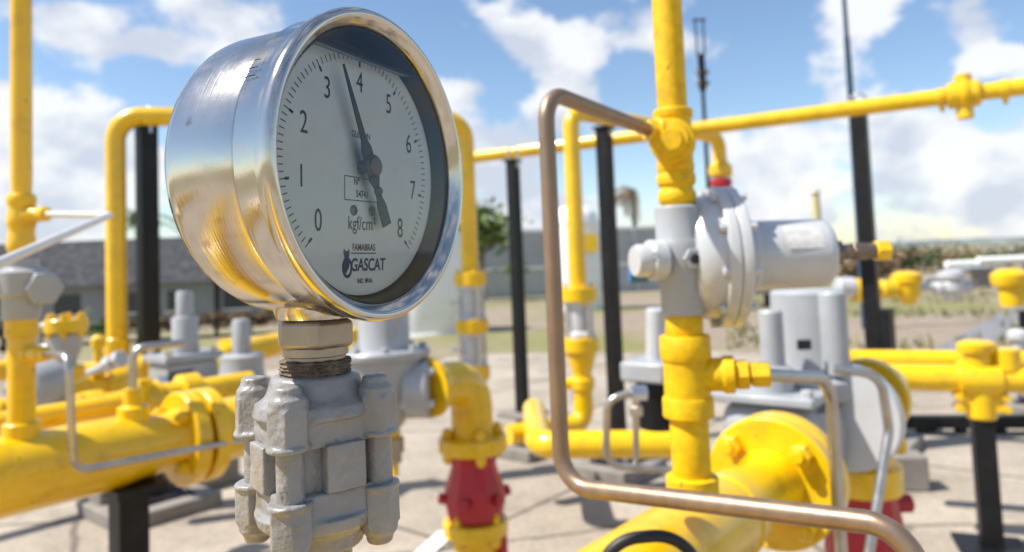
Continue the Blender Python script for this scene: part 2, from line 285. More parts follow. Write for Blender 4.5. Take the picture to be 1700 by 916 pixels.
def concrete():
    m = bpy.data.materials.new('yard_concrete'); m.use_nodes = True; t = m.node_tree; n = t.nodes; l = t.links; bs = n['Principled BSDF']; bs.inputs['Roughness'].default_value = .85
    tc = n.new('ShaderNodeTexCoord'); mp = n.new('ShaderNodeMapping'); mp.inputs['Rotation'].default_value = (0, 0, R(39.5)); l.new(tc.outputs['Object'], mp.inputs[0])
    a = n.new('ShaderNodeTexNoise'); a.inputs['Scale'].default_value = 1.6; a.inputs['Detail'].default_value = 10; a.inputs['Roughness'].default_value = .65; l.new(mp.outputs[0], a.inputs['Vector'])
    r = n.new('ShaderNodeValToRGB'); r.color_ramp.elements[0].position = .3; r.color_ramp.elements[1].position = .72; r.color_ramp.elements[0].color = (.265, .22, .17, 1); r.color_ramp.elements[1].color = (.48, .415, .33, 1); l.new(a.outputs['Fac'], r.inputs[0])
    d = n.new('ShaderNodeTexNoise'); d.inputs['Scale'].default_value = 60; d.inputs['Detail'].default_value = 5; l.new(mp.outputs[0], d.inputs['Vector'])
    k = n.new('ShaderNodeMapRange'); k.inputs['From Min'].default_value = .3; k.inputs['From Max'].default_value = .7; k.inputs['To Min'].default_value = .82; k.inputs['To Max'].default_value = 1.1; l.new(d.outputs['Fac'], k.inputs[0])
    x = n.new('ShaderNodeMixRGB'); x.blend_type = 'MULTIPLY'; x.inputs[0].default_value = 1; l.new(r.outputs[0], x.inputs[1]); l.new(k.outputs[0], x.inputs[2])
    br = n.new('ShaderNodeTexBrick'); br.offset = 0; br.inputs['Scale'].default_value = 1; br.inputs['Brick Width'].default_value = 1.5; br.inputs['Row Height'].default_value = 1.5; br.inputs['Mortar Size'].default_value = .009
    br.inputs['Color1'].default_value = (1, 1, 1, 1); br.inputs['Color2'].default_value = (.93, .93, .94, 1); br.inputs['Mortar'].default_value = (.35, .33, .3, 1); l.new(mp.outputs[0], br.inputs['Vector'])
    y = n.new('ShaderNodeMixRGB'); y.blend_type = 'MULTIPLY'; y.inputs[0].default_value = 1; l.new(x.outputs[0], y.inputs[1]); l.new(br.outputs['Color'], y.inputs[2]); vw = n.new('ShaderNodeMixRGB'); vw.inputs[0].default_value = .12; l.new(mp.outputs[0], vw.inputs[1]); l.new(a.outputs['Color'], vw.inputs[2])
    vo = n.new('ShaderNodeTexVoronoi'); vo.feature = 'DISTANCE_TO_EDGE'; vo.inputs['Scale'].default_value = .75; l.new(vw.outputs[0], vo.inputs['Vector'])
    ck = n.new('ShaderNodeMapRange'); ck.inputs['From Min'].default_value = .003; ck.inputs['From Max'].default_value = .010; ck.inputs['To Min'].default_value = .45; ck.inputs['To Max'].default_value = 1; l.new(vo.outputs['Distance'], ck.inputs[0])
    sn = n.new('ShaderNodeTexNoise'); sn.inputs['Scale'].default_value = 2.6; sn.inputs['Detail'].default_value = 8; sn.inputs['Roughness'].default_value = .7; l.new(tc.outputs['Object'], sn.inputs['Vector'])
    sk = n.new('ShaderNodeMapRange'); sk.inputs['From Min'].default_value = .54; sk.inputs['From Max'].default_value = .68; sk.inputs['To Min'].default_value = 1; sk.inputs['To Max'].default_value = .62; l.new(sn.outputs['Fac'], sk.inputs[0])
    mm = n.new('ShaderNodeMath'); mm.operation = 'MULTIPLY'; l.new(ck.outputs[0], mm.inputs[0]); l.new(sk.outputs[0], mm.inputs[1])
    yy = n.new('ShaderNodeMixRGB'); yy.blend_type = 'MULTIPLY'; yy.inputs[0].default_value = 1; l.new(y.outputs[0], yy.inputs[1]); l.new(mm.outputs[0], yy.inputs[2]); l.new(yy.outputs[0], bs.inputs['Base Color'])
    u = n.new('ShaderNodeBump'); u.inputs['Strength'].default_value = .3; u.inputs['Distance'].default_value = .004; l.new(d.outputs['Fac'], u.inputs['Height']); l.new(u.outputs[0], bs.inputs['Normal'])
    return m
b = B(); yc = [(-7, -3), (9, -3), (9, 3.2), (5.2, 4.4), (2.2, 5.9), (-.3, 6.4), (-3.5, 5.6), (-7, 2.0)]
b.faces.new([b.verts.new((x, y, .004)) for x, y in yc])
obj('yard_slab', b, concrete(), kind='structure', sharp=0)
b = B(); p0, p1 = on_ground(1700, 505), on_ground(1590, 590)
dd = (p1-p0).normalized(); sd = Vector((-dd.y, dd.x, 0))*.16
b.faces.new([b.verts.new(Vector((q.x, q.y, gz(q.x, q.y)+.03))) for q in (p0-sd-dd*5, p0+sd-dd*5, p1+sd, p1-sd)])
obj('path', b, mat('path_asphalt', (.20, .20, .205), .85), kind='structure', sharp=0)
b = B()                                                             # line of far hills
for i in range(160):
    az = R(-75+150*i/159); d = 1400; h = 9+13*mnoise.noise(Vector((i*.06, 0, 3)))+5*mnoise.noise(Vector((i*.3, 2, 3)))
    b.verts.new((d*math.sin(az), d*math.cos(az), -6)); b.verts.new((d*1.02*math.sin(az), d*1.02*math.cos(az), max(2, h))); b.verts.new((d*1.3*math.sin(az), d*1.3*math.cos(az), -6))
b.verts.ensure_lookup_table()
for i in range(159):
    for k in (0, 1): b.faces.new((b.verts[3*i+k], b.verts[3*i+3+k], b.verts[3*i+4+k], b.verts[3*i+1+k]))
obj('hills', b, mat('far_hills', (.17, .20, .19), .95, var=.4, vscale=.02), kind='structure', sharp=60)

def leaves(bm, cen, rad, n, s, seed=0, droop=0.):
    rnd = random.Random(seed); cl = [(Vector((rnd.gauss(0, .42), rnd.gauss(0, .42), rnd.gauss(0, .4))), rnd.uniform(.16, .34)) for _ in range(26)]
    for _ in range(n):
        c, k = rnd.choice(cl); p = c + Vector((rnd.gauss(0, k), rnd.gauss(0, k), rnd.gauss(0, k*.8))); p = cen + Vector((p.x*rad.x, p.y*rad.y, p.z*rad.z))
        a = Vector((rnd.gauss(0, 1), rnd.gauss(0, 1), rnd.gauss(0, .6)-droop)).normalized(); q = a.orthogonal().normalized(); q.rotate(Matrix.Rotation(rnd.uniform(0, 6.28), 3, a)); sz = s*rnd.uniform(.6, 1.4)
        bm.faces.new([bm.verts.new(p+v) for v in (-a*sz, q*sz*.4, a*sz, -q*sz*.4)])
def tree(name, label, p, h, rad, m, n=900, s=.12, seed=1, group=None):
    base = Vector((p.x, p.y, gz(p.x, p.y))); t = thing(name, label, 'tree', base, group)
    b = B(); top = base+UP*h
    lathe(b, base, UP, [(0, -.1), (.05*h, -.1), (.03*h, h*.5), (.015*h, h*.95), (0, h)], 10)
    rnd = random.Random(seed)
    for _ in range(6):
        q = base+UP*h*rnd.uniform(.45, .8); e = q+Vector((rnd.uniform(-1, 1)*rad.x, rnd.uniform(-1, 1)*rad.y, rnd.uniform(.2, .8)*rad.z)); rod(b, q, e, .012*h, 6, .004*h)
    obj('trunk', b, BARK, t); b = B(); leaves(b, top, rad, n, s, seed); obj('crown', b, m, t, sharp=0); return t
def palm(name, label, p, h, fl, m, seed, lean=0., nf=16, droop=1.0, wind=0.):
    base = Vector((p.x, p.y, gz(p.x, p.y))); t = thing(name, label, 'tree', base); rnd = random.Random(seed); top = base+Vector((lean, 0, h))
    b = B(); rod(b, base-UP*.1, top, h*.03, 10, h*.02); obj('trunk', b, BARK, t); b = B()
    for i in range(nf):
        az = 6.283*i/nf+rnd.uniform(-.2, .2); el = rnd.uniform(-.2, 1.1); d = Vector((math.cos(az)*math.cos(el)-wind, math.sin(az)*math.cos(el), math.sin(el))); q = top.copy(); L_ = fl*rnd.uniform(.7, 1.1); st = 12
        for k in range(st):
            d2 = (d + Vector((0, 0, -droop*1.9*(k/st)))).normalized(); q2 = q+d2*(L_/st); s = d2.cross(UP).normalized()
            for sg in (-1, 1):
                tip = q + s*sg*fl*.22*(1-.6*k/st) + d2*fl*.08 - UP*fl*.07
                b.faces.new([b.verts.new(v) for v in (q, q+(q2-q)*.7, tip)])
            q = q2
    obj('crown', b, m, t, sharp=0)
def bush(name, label, p, rad, m, n, s, seed, group=None):
    base = Vector((p.x, p.y, gz(p.x, p.y))); t = thing(name, label, 'plant', base, group); b = B()
    for k in range(5): rod(b, base-UP*.05, base+Vector((rad.x*math.cos(k*1.3)*.6, rad.y*math.sin(k*1.3)*.6, rad.z*1.2)), .02, 6, .008)
    obj('stem', b, BARK, t); b = B(); leaves(b, base+UP*rad.z*.85, rad, n, s, seed); obj('crown', b, m, t, sharp=0)
ROUGHBG = mat('roof_sheet', (.075, .075, .08), .9, spec=.05, var=.45, vscale=2.6, dirt=(.03, .03, .031), dirt_amt=.9, dirt_scale=1.6)
BWALL = mat('building_wall', (.27, .28, .28), .8, var=.1, vscale=2)
WIN = mat('dark_window', (.03, .045, .05), .15)
# long low building far left
p0 = W(-420, 545, 42); p1 = W(455, 545, 42); z0 = gz(p0.x, p0.y)-.2; pm = (p0+p1)/2
ze, zr = ZZ(pm, 480), ZZ(pm, 400); lx = (p1-p0); lx.z = 0; Ln = lx.length; lx.normalize(); ly = Vector((-lx.y, lx.x, 0))
t = thing('long_building', 'long low white building with grey blotched sheet roof behind the left pipes', 'building', atz(pm, z0))
b = B(); box(b, Vector((pm.x, pm.y, (z0+ze)/2))+ly*3, lx, ly, Ln, 6, ze-z0); obj('wall', b, BWALL, t, sharp=0)
b = B(); q = [atz(pm, ze+.02)-lx*(Ln/2+.4)-ly*.6, atz(pm, ze+.02)+lx*(Ln/2+.4)-ly*.6, atz(pm, zr)+lx*(Ln/2+.4)+ly*3, atz(pm, zr)-lx*(Ln/2+.4)+ly*3, atz(pm, ze+.02)+lx*(Ln/2+.4)+ly*6.6, atz(pm, ze+.02)-lx*(Ln/2+.4)+ly*6.6]
q = [b.verts.new(v) for v in q]; b.faces.new(q[:4]); b.faces.new((q[3], q[2], q[4], q[5])); b.faces.new((q[1], q[4], q[2])); b.faces.new((q[0], q[3], q[5])); b.faces.new((q[0], q[5], q[4], q[1])); roof = obj('roof', b, ROUGHBG, t, sharp=0)
for k in range(9):
    c = atz(pm, (z0+ze)/2+.25)+lx*((k-4)*3.3); b = B(); box(b, c-ly*.02, lx, ly, 1.5, .08, (ze-z0)*.45); wn = obj('window', b, WIN, t, sharp=0)
    b = B(); box(b, c-ly*.06-UP*((ze-z0)*.225+.05), lx, ly, 1.7, .16, .08); obj('sill', b, WHT, wn, sharp=0)
for k in range(5):
    c = atz(pm, (z0+ze)/2)+lx*((k-2)*6.1)-ly*.45; b = B(); box(b, c, lx, ly, .22, .22, ze-z0); obj('column', b, BLK, t, sharp=0)
# boundary wall in the middle distance
pa = W(640, 505, 21); pb = W(1240, 470, 24); la = pb-pa; la.z = 0; Ln = la.length; la.normalize(); lb = Vector((-la.y, la.x, 0)); pm = (pa+pb)/2; z0 = gz(pm.x, pm.y)-.3; z1 = ZZ(pm, 384)
t = thing('boundary_wall', 'pale grey panel boundary wall with cap rail and piers in middle distance', 'wall', atz(pm, z0))
CW = mat('wall_panel', (.42, .43, .44), .85, var=.12, vscale=1.2, dirt=(.3, .28, .25), dirt_amt=.5, dirt_scale=.8)
b = B(); box(b, atz(pm, (z0+z1)/2), la, lb, Ln, .14, z1-z0); obj('panel', b, CW, t, sharp=0)
b = B(); box(b, atz(pm, z1+.05), la, lb, Ln+.1, .24, .1); obj('cap', b, WHT, t, sharp=0)
b = B(); box(b, atz(pm, z0+(z1-z0)*.52)-lb*.09, la, lb, Ln, .05, .08); obj('rail', b, WHT, t, sharp=0)
for k in range(7):
    b = B(); box(b, atz(pm, (z0+z1)/2+.02)+la*(Ln*(k/6-.5))-lb*.1, la, lb, .2, .12, z1-z0); obj('pier', b, CW, t, sharp=0)
# white tanks
def tank(label, px, py_top, py_base, rpx, d, dome, band=False):
    p = W(px, py_base, d); zb, zt = gz(p.x, p.y) if False else p.z, ZZ(p, py_top); r = rpx/F*d
    t = thing('storage_tank', label, 'tank', atz(p, zb)); b = B(); q = atz(p, zb)
    lathe(b, q, UP, [(0, .12), (r*.95, .12), (r, .16), (r, zt-zb-dome), (r*.93, zt-zb-dome*.55), (r*.7, zt-zb-dome*.2), (r*.3, zt-zb-.01), (0, zt-zb)], 44); obj('shell', b, WHT, t)
    for z in (.14, (zt-zb-dome)*.99):
        b = B(); lathe(b, q+UP*z, UP, [(r, 0), (r*1.03, 0), (r*1.03, .05), (r, .05), (r, 0)], 44); obj('ring', b, WHT, t)
    for k in range(4):
        b = B(); a = k*1.571+.5; post(b, q+Vector((math.cos(a), math.sin(a), 0))*r*.85, zb-.3, zb+.14, r*.18, RX); obj('leg', b, WHT, t, sharp=0)
    b = B(); rod(b, atz(p, zb+(zt-zb)*.35)-V*0+Vector((.95*r, -.4*r, 0)), atz(p, zb+(zt-zb)*.35)+Vector((1.35*r, -.5*r, 0)), r*.09); obj('nozzle', b, WHT, t)
    if band:
        b = B(); box(b, atz(p, ZZ(p, 405))+Vector((.35*r, -r*.96, 0)), RX, Vector((0, 1, 0)), r*.9, .1, r*.7); obj('yellow_plate', b, YEL, t)
    return t
tank('squat white tank standing right behind the pressure gauge', 712, 372, 575, 66, 9.0, .3)
tank('tall white tank with yellow plate behind the middle yellow riser', 962, 340, 545, 40, 13.0, .35, True)
# trees and scrub
tree('broadleaf_tree', 'yellow green bushy tree between gauge and thin black post', W(800, 420, 19.2), 1.9, Vector((.95, .9, .75)), LEAF1, 1100, .12, 3)
palm('palm_tree', 'green palm tree behind the black post beside left inverted pipe', W(232, 420, 36), 5.2, 2.4, LEAF1, 5)
palm('dead_palm', 'dried brown palm with fronds blown left beyond the wall', W(1056, 420, 26), 3.5, 1.25, LEAFD, 9, nf=22, droop=1.1, wind=.9)
for i, (px, d, w_, h_, m_) in enumerate([(120, 52, 4, 2.9, LEAF2), (165, 55, 3, 3.3, LEAF1), (330, 53, 4, 2.6, LEAF2), (60, 54, 3, 2.8, LEAF2)]):
    p = W(px, 440, d); tree('broadleaf_tree', ['dark round tree showing over the left roof near the frame edge', 'bright green tree showing over the roof left of yellow inverted pipe', 'dark low tree over the roof between black post and gauge', 'leftmost dark tree over the building roof'][i], p, h_+.9, Vector((w_*.6, w_*.6, 1.1)), m_, 700, .28, 20+i, 'trees behind the long building')
for i, (px, py, rx, rz, m_) in enumerate([(20, 548, .9, .30, HEDGE), (90, 545, .9, .28, HEDGE), (160, 543, .9, .28, LEAF1), (225, 542, .9, .28, HEDGE), (290, 545, .9, .3, HEDGE), (360, 545, .9, .28, HEDGE), (425, 543, .9, .3, HEDGE)]):
    p = W(px, py, 22); bush('clipped_hedge', ['brownish hedge bush at far left before the building', 'brownish hedge bush below yellow bolted bonnet line of sight', 'green hedge bush in the row before the building', 'brownish hedge bush beside the left inverted pipe', 'brownish hedge bush right of the black post', 'brownish hedge bush behind the short grey cylinder', 'brownish hedge bush nearest the gauge stem'][i], p, Vector((rx, .4, rz)), m_, 420, .09, 40+i, 'hedge bushes before the long building')
HB = [(1475, 452, 36, 2.6, .75), (1530, 448, 40, 3, .9), (1590, 450, 44, 3, .6), (1660, 445, 50, 4, .7), (1445, 470, 28, 1.5, .6), (1225, 470, 30, 2, .5)]
for i, (px, py, d, rx, rz) in enumerate(HB):
    p = W(px, py, d); bush('scrub_bush', ['green scrub just right of tall black post', 'broad dark scrub under the far hills behind yellow cap', 'low scrub beyond the white valve', 'wide scrub at right edge near the horizon', 'small scrub tight behind the tall black post', 'small scrub beyond silver drum'][i], p, Vector((rx, .9, rz)), [LEAF2, LEAFD, LEAF1][i % 3], 700, .16, 60+i, 'scrub at the far side of the field')
rnd = random.Random(4)
b = B()
for _ in range(3000):
    d = rnd.uniform(6.2, 19); az = R(rnd.uniform(16, 42)); x, y = d*math.sin(az), d*math.cos(az)
    if mnoise.noise(Vector((x*.45, y*.45, 0))) < -.02: continue
    h = rnd.uniform(.04, .12); a = rnd.uniform(0, 6.28); e = Vector((math.cos(a), math.sin(a), 0))*.018; p = Vector((x, y, gz(x, y)))
    b.faces.new([b.verts.new(v) for v in (p-e, p+e, p+Vector((rnd.uniform(-.05, .05), rnd.uniform(-.05, .05), h)))])
g = obj('grass', b, mat('dry_grass', (.20, .185, .07), .8, var=.4, vscale=.6), kind='stuff', sharp=0)
g['label'] = 'patchy green and straw coloured grass beyond the concrete yard on the right'; g['category'] = 'grass'
# yellowish lattice tower and low far sheds
p = W(1360, 420, 120); t = thing('chimney_stack', 'pale yellow slender stack far behind the silver cylinder', 'stack', atz(p, -1)); b = B(); rod(b, atz(p, -1), atz(p, ZZ(p, 312)), .75, 16, .6); obj('shaft', b, mat('pale_yellow', (.55, .47, .25), .7), t)
b = B(); rod(b, atz(p, ZZ(p, 320)), atz(p, ZZ(p, 316)), .95, 16); obj('rim', b, WHT, t)
SHED = mat('shed_wall', (.40, .34, .27), .85, var=.2, vscale=.3); SHEDR = mat('shed_roof', (.30, .29, .29), .8)
for i, (px, py, w_, h_, d, col) in enumerate([(1600, 428, 60, 16, 130, SHED), (1668, 420, 70, 14, 170, BWALL), (1540, 424, 40, 10, 180, BWALL), (1655, 470, 75, 26, 34, SHED), (1580, 438, 60, 9, 70, BWALL)]):
    p = W(px, py, d); wd, hg = w_/F*d, h_/F*d; t = thing('shed', ['brown shed on the far right horizon', 'pale long shed at the right horizon edge', 'small pale shed left among far roofs', 'grey brown shed beyond the white valve', 'low pale shed above the white valve'][i], 'shed', p-UP*hg*.6, 'far sheds on the right')
    b = B(); box(b, p-UP*hg*.1, RX, Vector((0, 1, 0)), wd, wd*.5, hg*1.0); obj('wall', b, col, t, sharp=0)
    b = B(); q = p+UP*hg*.4; vv = [b.verts.new(q+Vector(c)) for c in ((-wd*.53, -wd*.28, .01), (wd*.53, -wd*.28, .01), (wd*.53, wd*.28, .01), (-wd*.53, wd*.28, .01), (-wd*.53, 0, hg*.25), (wd*.53, 0, hg*.25))]
    for f in ((0, 1, 5, 4), (2, 3, 4, 5), (1, 2, 5), (3, 0, 4), (0, 3, 2, 1)): b.faces.new([vv[k] for k in f])
    obj('roof', b, SHEDR, t, sharp=0)
# antenna masts
p = W(1172, 240, 14); g0 = gz(p.x, p.y); t = thing('antenna_mast', 'slim dark mast with forked top beyond the yellow riser', 'mast', atz(p, g0)); b = B(); rod(b, atz(p, g0), atz(p, ZZ(p, 150)), .05, 10, .035); rod(b, atz(p, ZZ(p, 150)), atz(p, ZZ(p, 90)), .07, 10); obj('pole', b, BLK, t)
b = B()
for k in (-1, 1): rod(b, atz(p, ZZ(p, 92))+RX*.07*k, atz(p, ZZ(p, 30))+RX*.075*k, .018, 8)
rod(b, atz(p, ZZ(p, 33))-RX*.13, atz(p, ZZ(p, 33))+RX*.13, .02, 8); obj('fork', b, BLK, t)
for py in (120, 138):
    b = B(); rod(b, atz(p, ZZ(p, py))-RX*.11, atz(p, ZZ(p, py))+RX*.13, .05, 10); obj('insulator', b, FITTING, t)
p = W(1413, 170, 7.5); t = thing('lightning_mast', 'tall thin blue grey mast rising above the right end pipe', 'mast', atz(p, 0)); b = B(); rod(b, atz(p, gz(p.x, p.y)), atz(p, ZZ(p, 60)), .045, 12, .03); obj('pole', b, mat('mast_paint', (.035, .07, .12), .5), t)
b = B(); rod(b, atz(p, ZZ(p, 60)), atz(p, ZZ(p, -260)), .024, 10, .012); obj('rod', b, mat('mast_rod', (.03, .06, .13), .5), t)

# ------------------------------------------------------------------ overhead header and inverted U pipes
def on_line(p, d, px):                                              # point of the line p + t d that shows at column px
    a, b_ = -6.0, 6.0
    f = lambda t: PJ(p+d*t)[0]-px if (p+d*t-EYE).dot(fw) > .05 else 1e9*(1 if d.dot(rt) > 0 else -1)
    for _ in range(60):
        m = (a+b_)/2
        if f(m)*(1 if d.dot(rt) > 0 else -1) > 0: b_ = m
        else: a = m
    return p+d*((a+b_)/2)
hp0 = W(770, 263, 3.55); hd = atz(W(1700, 136, 2.42), hp0.z)-hp0; hd.normalize(); ha, hb = on_line(hp0, hd, 765), on_line(hp0, hd, 1760)
t = thing('overhead_pipe', 'long yellow pipe running overhead across the right side', 'pipe', ha)
b = B(); rod(b, ha, hb, .029); obj('pipe', b, YEL, t)
c = on_line(hp0, hd, 1600); b = B(); lathe(b, c-hd*.05, hd, [(0, 0), (.040, 0), (.046, .008), (.046, .04), (.055, .045), (.055, .06), (.046, .065), (.046, .092), (.040, .1), (0, .1)]); obj('clamp', b, YEL, t)
for a_, e_ in ((-.02, -.085), (.02, .07)): b = B(); rod(b, c+UP*a_, c+UP*e_, .027); obj('clamp_lug', b, YEL, t)
for px in (1563, 1668):
    q = on_line(hp0, hd, px); b = B(); rod(b, q-UP*.015, q-UP*.052, .011, 12, .007); rod(b, q-hd*.015, q+hd*.015, .033); obj('hanger', b, YEL, t)
def upipe(name, label, pts, r, bend):
    t = thing(name, label, 'pipe', atz(pts[0], min(p.z for p in pts))); b = B(); tube(b, pts, r, bend, 28, 12); obj('pipe', b, YEL, t); return t
# left inverted U: left leg, bridge, right leg behind the gauge
a = W(195, 640, 2.45); zt = ZZ(a, 193); c = W(781, 470, 2.75); c2 = atz(c, zt)
tU = upipe('inverted_pipe', 'yellow inverted U pipe passing behind the gauge', [atz(a, ZZ(a, 650)), atz(a, zt), atz(c, zt), atz(c, ZZ(c, 452))], .033, .085)
b = B(); rod(b, atz(a, ZZ(a, 640)), atz(a, ZZ(a, 560)), .039); obj('sleeve', b, YEL, tU)
# second inverted U: behind the copper coloured tube and the near riser
a2 = W(960, 480, 2.5); zt2 = ZZ(a2, 184); c3 = W(1196, 280, 3.1)
tV = upipe('inverted_pipe', 'yellow inverted U pipe between tarnished tube and silver regulator', [atz(a2, ZZ(a2, 478)), atz(a2, zt2), atz(c3, zt2-.02), atz(c3, ZZ(c3, 272))], .029, .06)
q = atz(c3, ZZ(c3, 283)); b = B(); lathe(b, q-UP*.03, UP, [(0, 0), (.04, 0), (.05, .012), (.05, .045), (.04, .055), (.03, .07), (0, .07)]); obj('collar', b, YEL, tV)
b = B(); lathe(b, q-UP*.30, UP, [(0, 0), (.06, 0), (.06, .08), (.035, .12), (.03, .22), (.045, .235), (.045, .262), (0, .268)]); obj('nozzle', b, RED, tV)
# flanged valve stacks under the right legs
def stack(label, p, rows, r, pr):
    t = thing('flanged_valve', label, 'valve', atz(p, ZZ(p, rows[-1][1])))
    for kind, y0, y1 in [(k, a_, b_) for k, a_, b_ in rows]: pass
    for kind, yb, yt in rows:
        zb, z1 = ZZ(p, yb), ZZ(p, yt)
        if kind == 'f': flange(t, atz(p, (zb+z1)/2), UP, r, z1-zb, 4, r*.13, hole=.78, rot=.3)
        elif kind == 's':
            b = B(); hh = z1-zb; lathe(b, atz(p, zb), UP, [(0, -.001), (pr*1.5, 0), (pr*1.55, hh*.1), (pr*1.15, hh*.2), (pr*1.25, hh*.5), (pr*1.15, hh*.8), (pr*1.55, hh*.9), (pr*1.5, hh), (0, hh+.001)]); bd = obj('valve_body', b, SILV, t)
            b = B(); rod(b, atz(p, (zb+z1)/2)-RX*pr*.9, atz(p, (zb+z1)/2)-RX*pr*2.3, pr*.22, 14); obj('stem', b, STEEL, bd)
            for k in range(4):
                a = k*1.571+.5; q = atz(p, zb)+Vector((math.cos(a), math.sin(a), 0))*pr*1.55; b = B(); rod(b, q-UP*.008, q+UP*(hh+.008), pr*.16, 10); obj('stud', b, STEEL, bd)
        elif kind == 'p':
            b = B(); rod(b, atz(p, zb), atz(p, z1), pr); obj('pipe', b, YEL, t)
        elif kind == 'c':
            b = B(); lathe(b, atz(p, zb), UP, [(0, 0), (pr*1.02, 0), (r*.8, (z1-zb)*.8), (r*.8, z1-zb), (0, z1-zb)]); obj('reducer', b, YEL, t)
    return t
stack('flanged silver valve stack right of the gauge with three yellow flanges', c, [('f', 474, 452), ('s', 530, 474), ('f', 552, 530), ('s', 607, 552), ('f', 628, 607), ('p', 720, 628)], .062, .035)
t = stack('silver valve between two yellow flanges under the second inverted pipe', a2, [('f', 500, 477), ('s', 560, 500), ('f', 583, 560), ('c', 618, 583)], .062, .033)
p = atz(a2, 0); b = B(); e = atz(a2, ZZ(a2, 703)); k = W(845, 713, 2.36); tube(b, [atz(a2, ZZ(a2, 612)), e, Vector((k.x, k.y, e.z))], .033, .05, 24); obj('elbow', b, YEL, t)
b = B(); q = atz(a2, ZZ(a2, 636)); rod(b, q-UP*.02, q+UP*.02, .042); rod(b, q-RX*.03, q-RX*.065, .02); obj('coupling', b, YEL, t)
# closed end low pipe
a3, b3 = W(905, 738, 2.15), W(1125, 748, 2.1); b3.z = a3.z
t = thing('low_pipe', 'yellow low pipe with rounded elbow end right of the concrete pad', 'pipe', a3); b = B(); tube(b, [a3+Vector((-.02, .42, .02)), a3+Vector((-.02, 0, 0)), b3], .040, .06, 28); obj('pipe', b, YEL, t)
# ------------------------------------------------------------------ black steel posts
def steel_post(name, label, px, ytop, d, s, ybot=None, pad=None, z0=0., plate_y=None, group='black posts that carry the yellow pipes', top=True):
    p = W(px, ytop, d); z1 = p.z; t = thing(name, label, 'post', atz(p, z0), group); zb = z0+.05 if pad else z0
    b = B(); post(b, p, zb, z1, s); obj('column', b, BLK, t, bevel=.003)
    if top:
        b = B(); post(b, p, z1, z1+.008, s*1.35); obj('cap_plate', b, BLK, t, sharp=0)
        b = B(); tube(b, [p+V*s*.55+UP*-.03, p+V*s*.55+UP*.065, p-V*s*.55+UP*.065, p-V*s*.55-UP*.03], .005, .03, 10); obj('pipe_clip', b, STEEL, t)
    if plate_y:
        zp = ZZ(p, plate_y); b = B(); post(b, p, zp, zp+.018, s*3.6); obj('plate', b, PADM, t, bevel=.003)
    if pad:
        b = B(); post(b, p, z0, z0+.05, pad); obj('pad', b, PADM, t, bevel=.008)
        b = B(); post(b, p, z0+.05, z0+.06, pad*.6); obj('base_plate', b, BLK, t, sharp=0)
        for i in (-1, 1):
            for j in (-1, 1):
                b = B(); rod(b, p*1.0+atz(Vector((0,0,0)), 0)*0 + U*i*pad*.24+V*j*pad*.24+UP*(z0+.055-p.z), p + U*i*pad*.24+V*j*pad*.24+UP*(z0+.09-p.z), .008, 8); obj('anchor_bolt', b, STEEL, t)
    return t
steel_post('support_post', 'thin black post under overhead pipe with mid plate and concrete pad', 851, 268, 3.1, .044, pad=.26, plate_y=690)
steel_post('support_post', 'black post between middle yellow riser and the near yellow riser', 1002, 214, 2.75, .049, pad=.26)
steel_post('support_post', 'black post just right of the leftmost yellow inverted pipe leg', 243, 208, 2.55, .058, pad=.34)
tp = steel_post('support_post', 'tall black post under the right overhead pipe with wider lower box', 1425, 182, 2.95, .056, pad=.26)
p = W(1425, 182, 2.95); q = p+RX*.03; b = B(); post(b, q, .12, ZZ(q, 512), .088); obj('lower_box', b, BLK, tp, bevel=.003)
# ------------------------------------------------------------------ left run: big pipe, flange, riser, pilot valve, tubing
lz = W(0, 790, .95).z; la0 = W(0, 793, .95); fl_c = on_line(la0, U, 322); st = la0-U*1.6
t = thing('main_pipe', 'thick yellow main pipe at lower left ending in a bolted flange', 'pipe', st)
b = B(); lathe(b, st, U, [(0, 0), (.052, 0), (.052, (fl_c-st).length-.12), (.047, (fl_c-st).length-.09), (.043, (fl_c-st).length-.05), (.048, (fl_c-st).length-.028), (0, (fl_c-st).length-.028)], 48); obj('pipe', b, YEL, t)
flange(t, fl_c-U*.016, U, .073, .024, 4, .0105, hole=.75, rot=.75); flange(t, fl_c+U*.016, U, .073, .024, 0)
b = B(); rod(b, fl_c+U*.02, fl_c+U*.11, .05); obj('spigot', b, YEL, t)
q = on_line(la0, U, 222); b = B(); lathe(b, q+UP*.03, UP, [(0, 0), (.022, 0), (.022, .032), (.014, .036), (.014, .06), (0, .06)], 24); obj('boss', b, YEL, t)
q = on_line(la0, U, 213); t = thing('pipe_support', 'black leg carrying the lower left main pipe', 'support', atz(q, 0)); b = B(); post(b, q, 0.01, q.z-.05, .042); obj('leg', b, BLK, t, bevel=.002)
b = B(); post(b, q, 0.004, .014, .14); obj('base_plate', b, BLK, t, sharp=0)
b = B(); box(b, q-UP*.052, U, V, .07, .10, .012); obj('saddle', b, BLK, t, sharp=0)
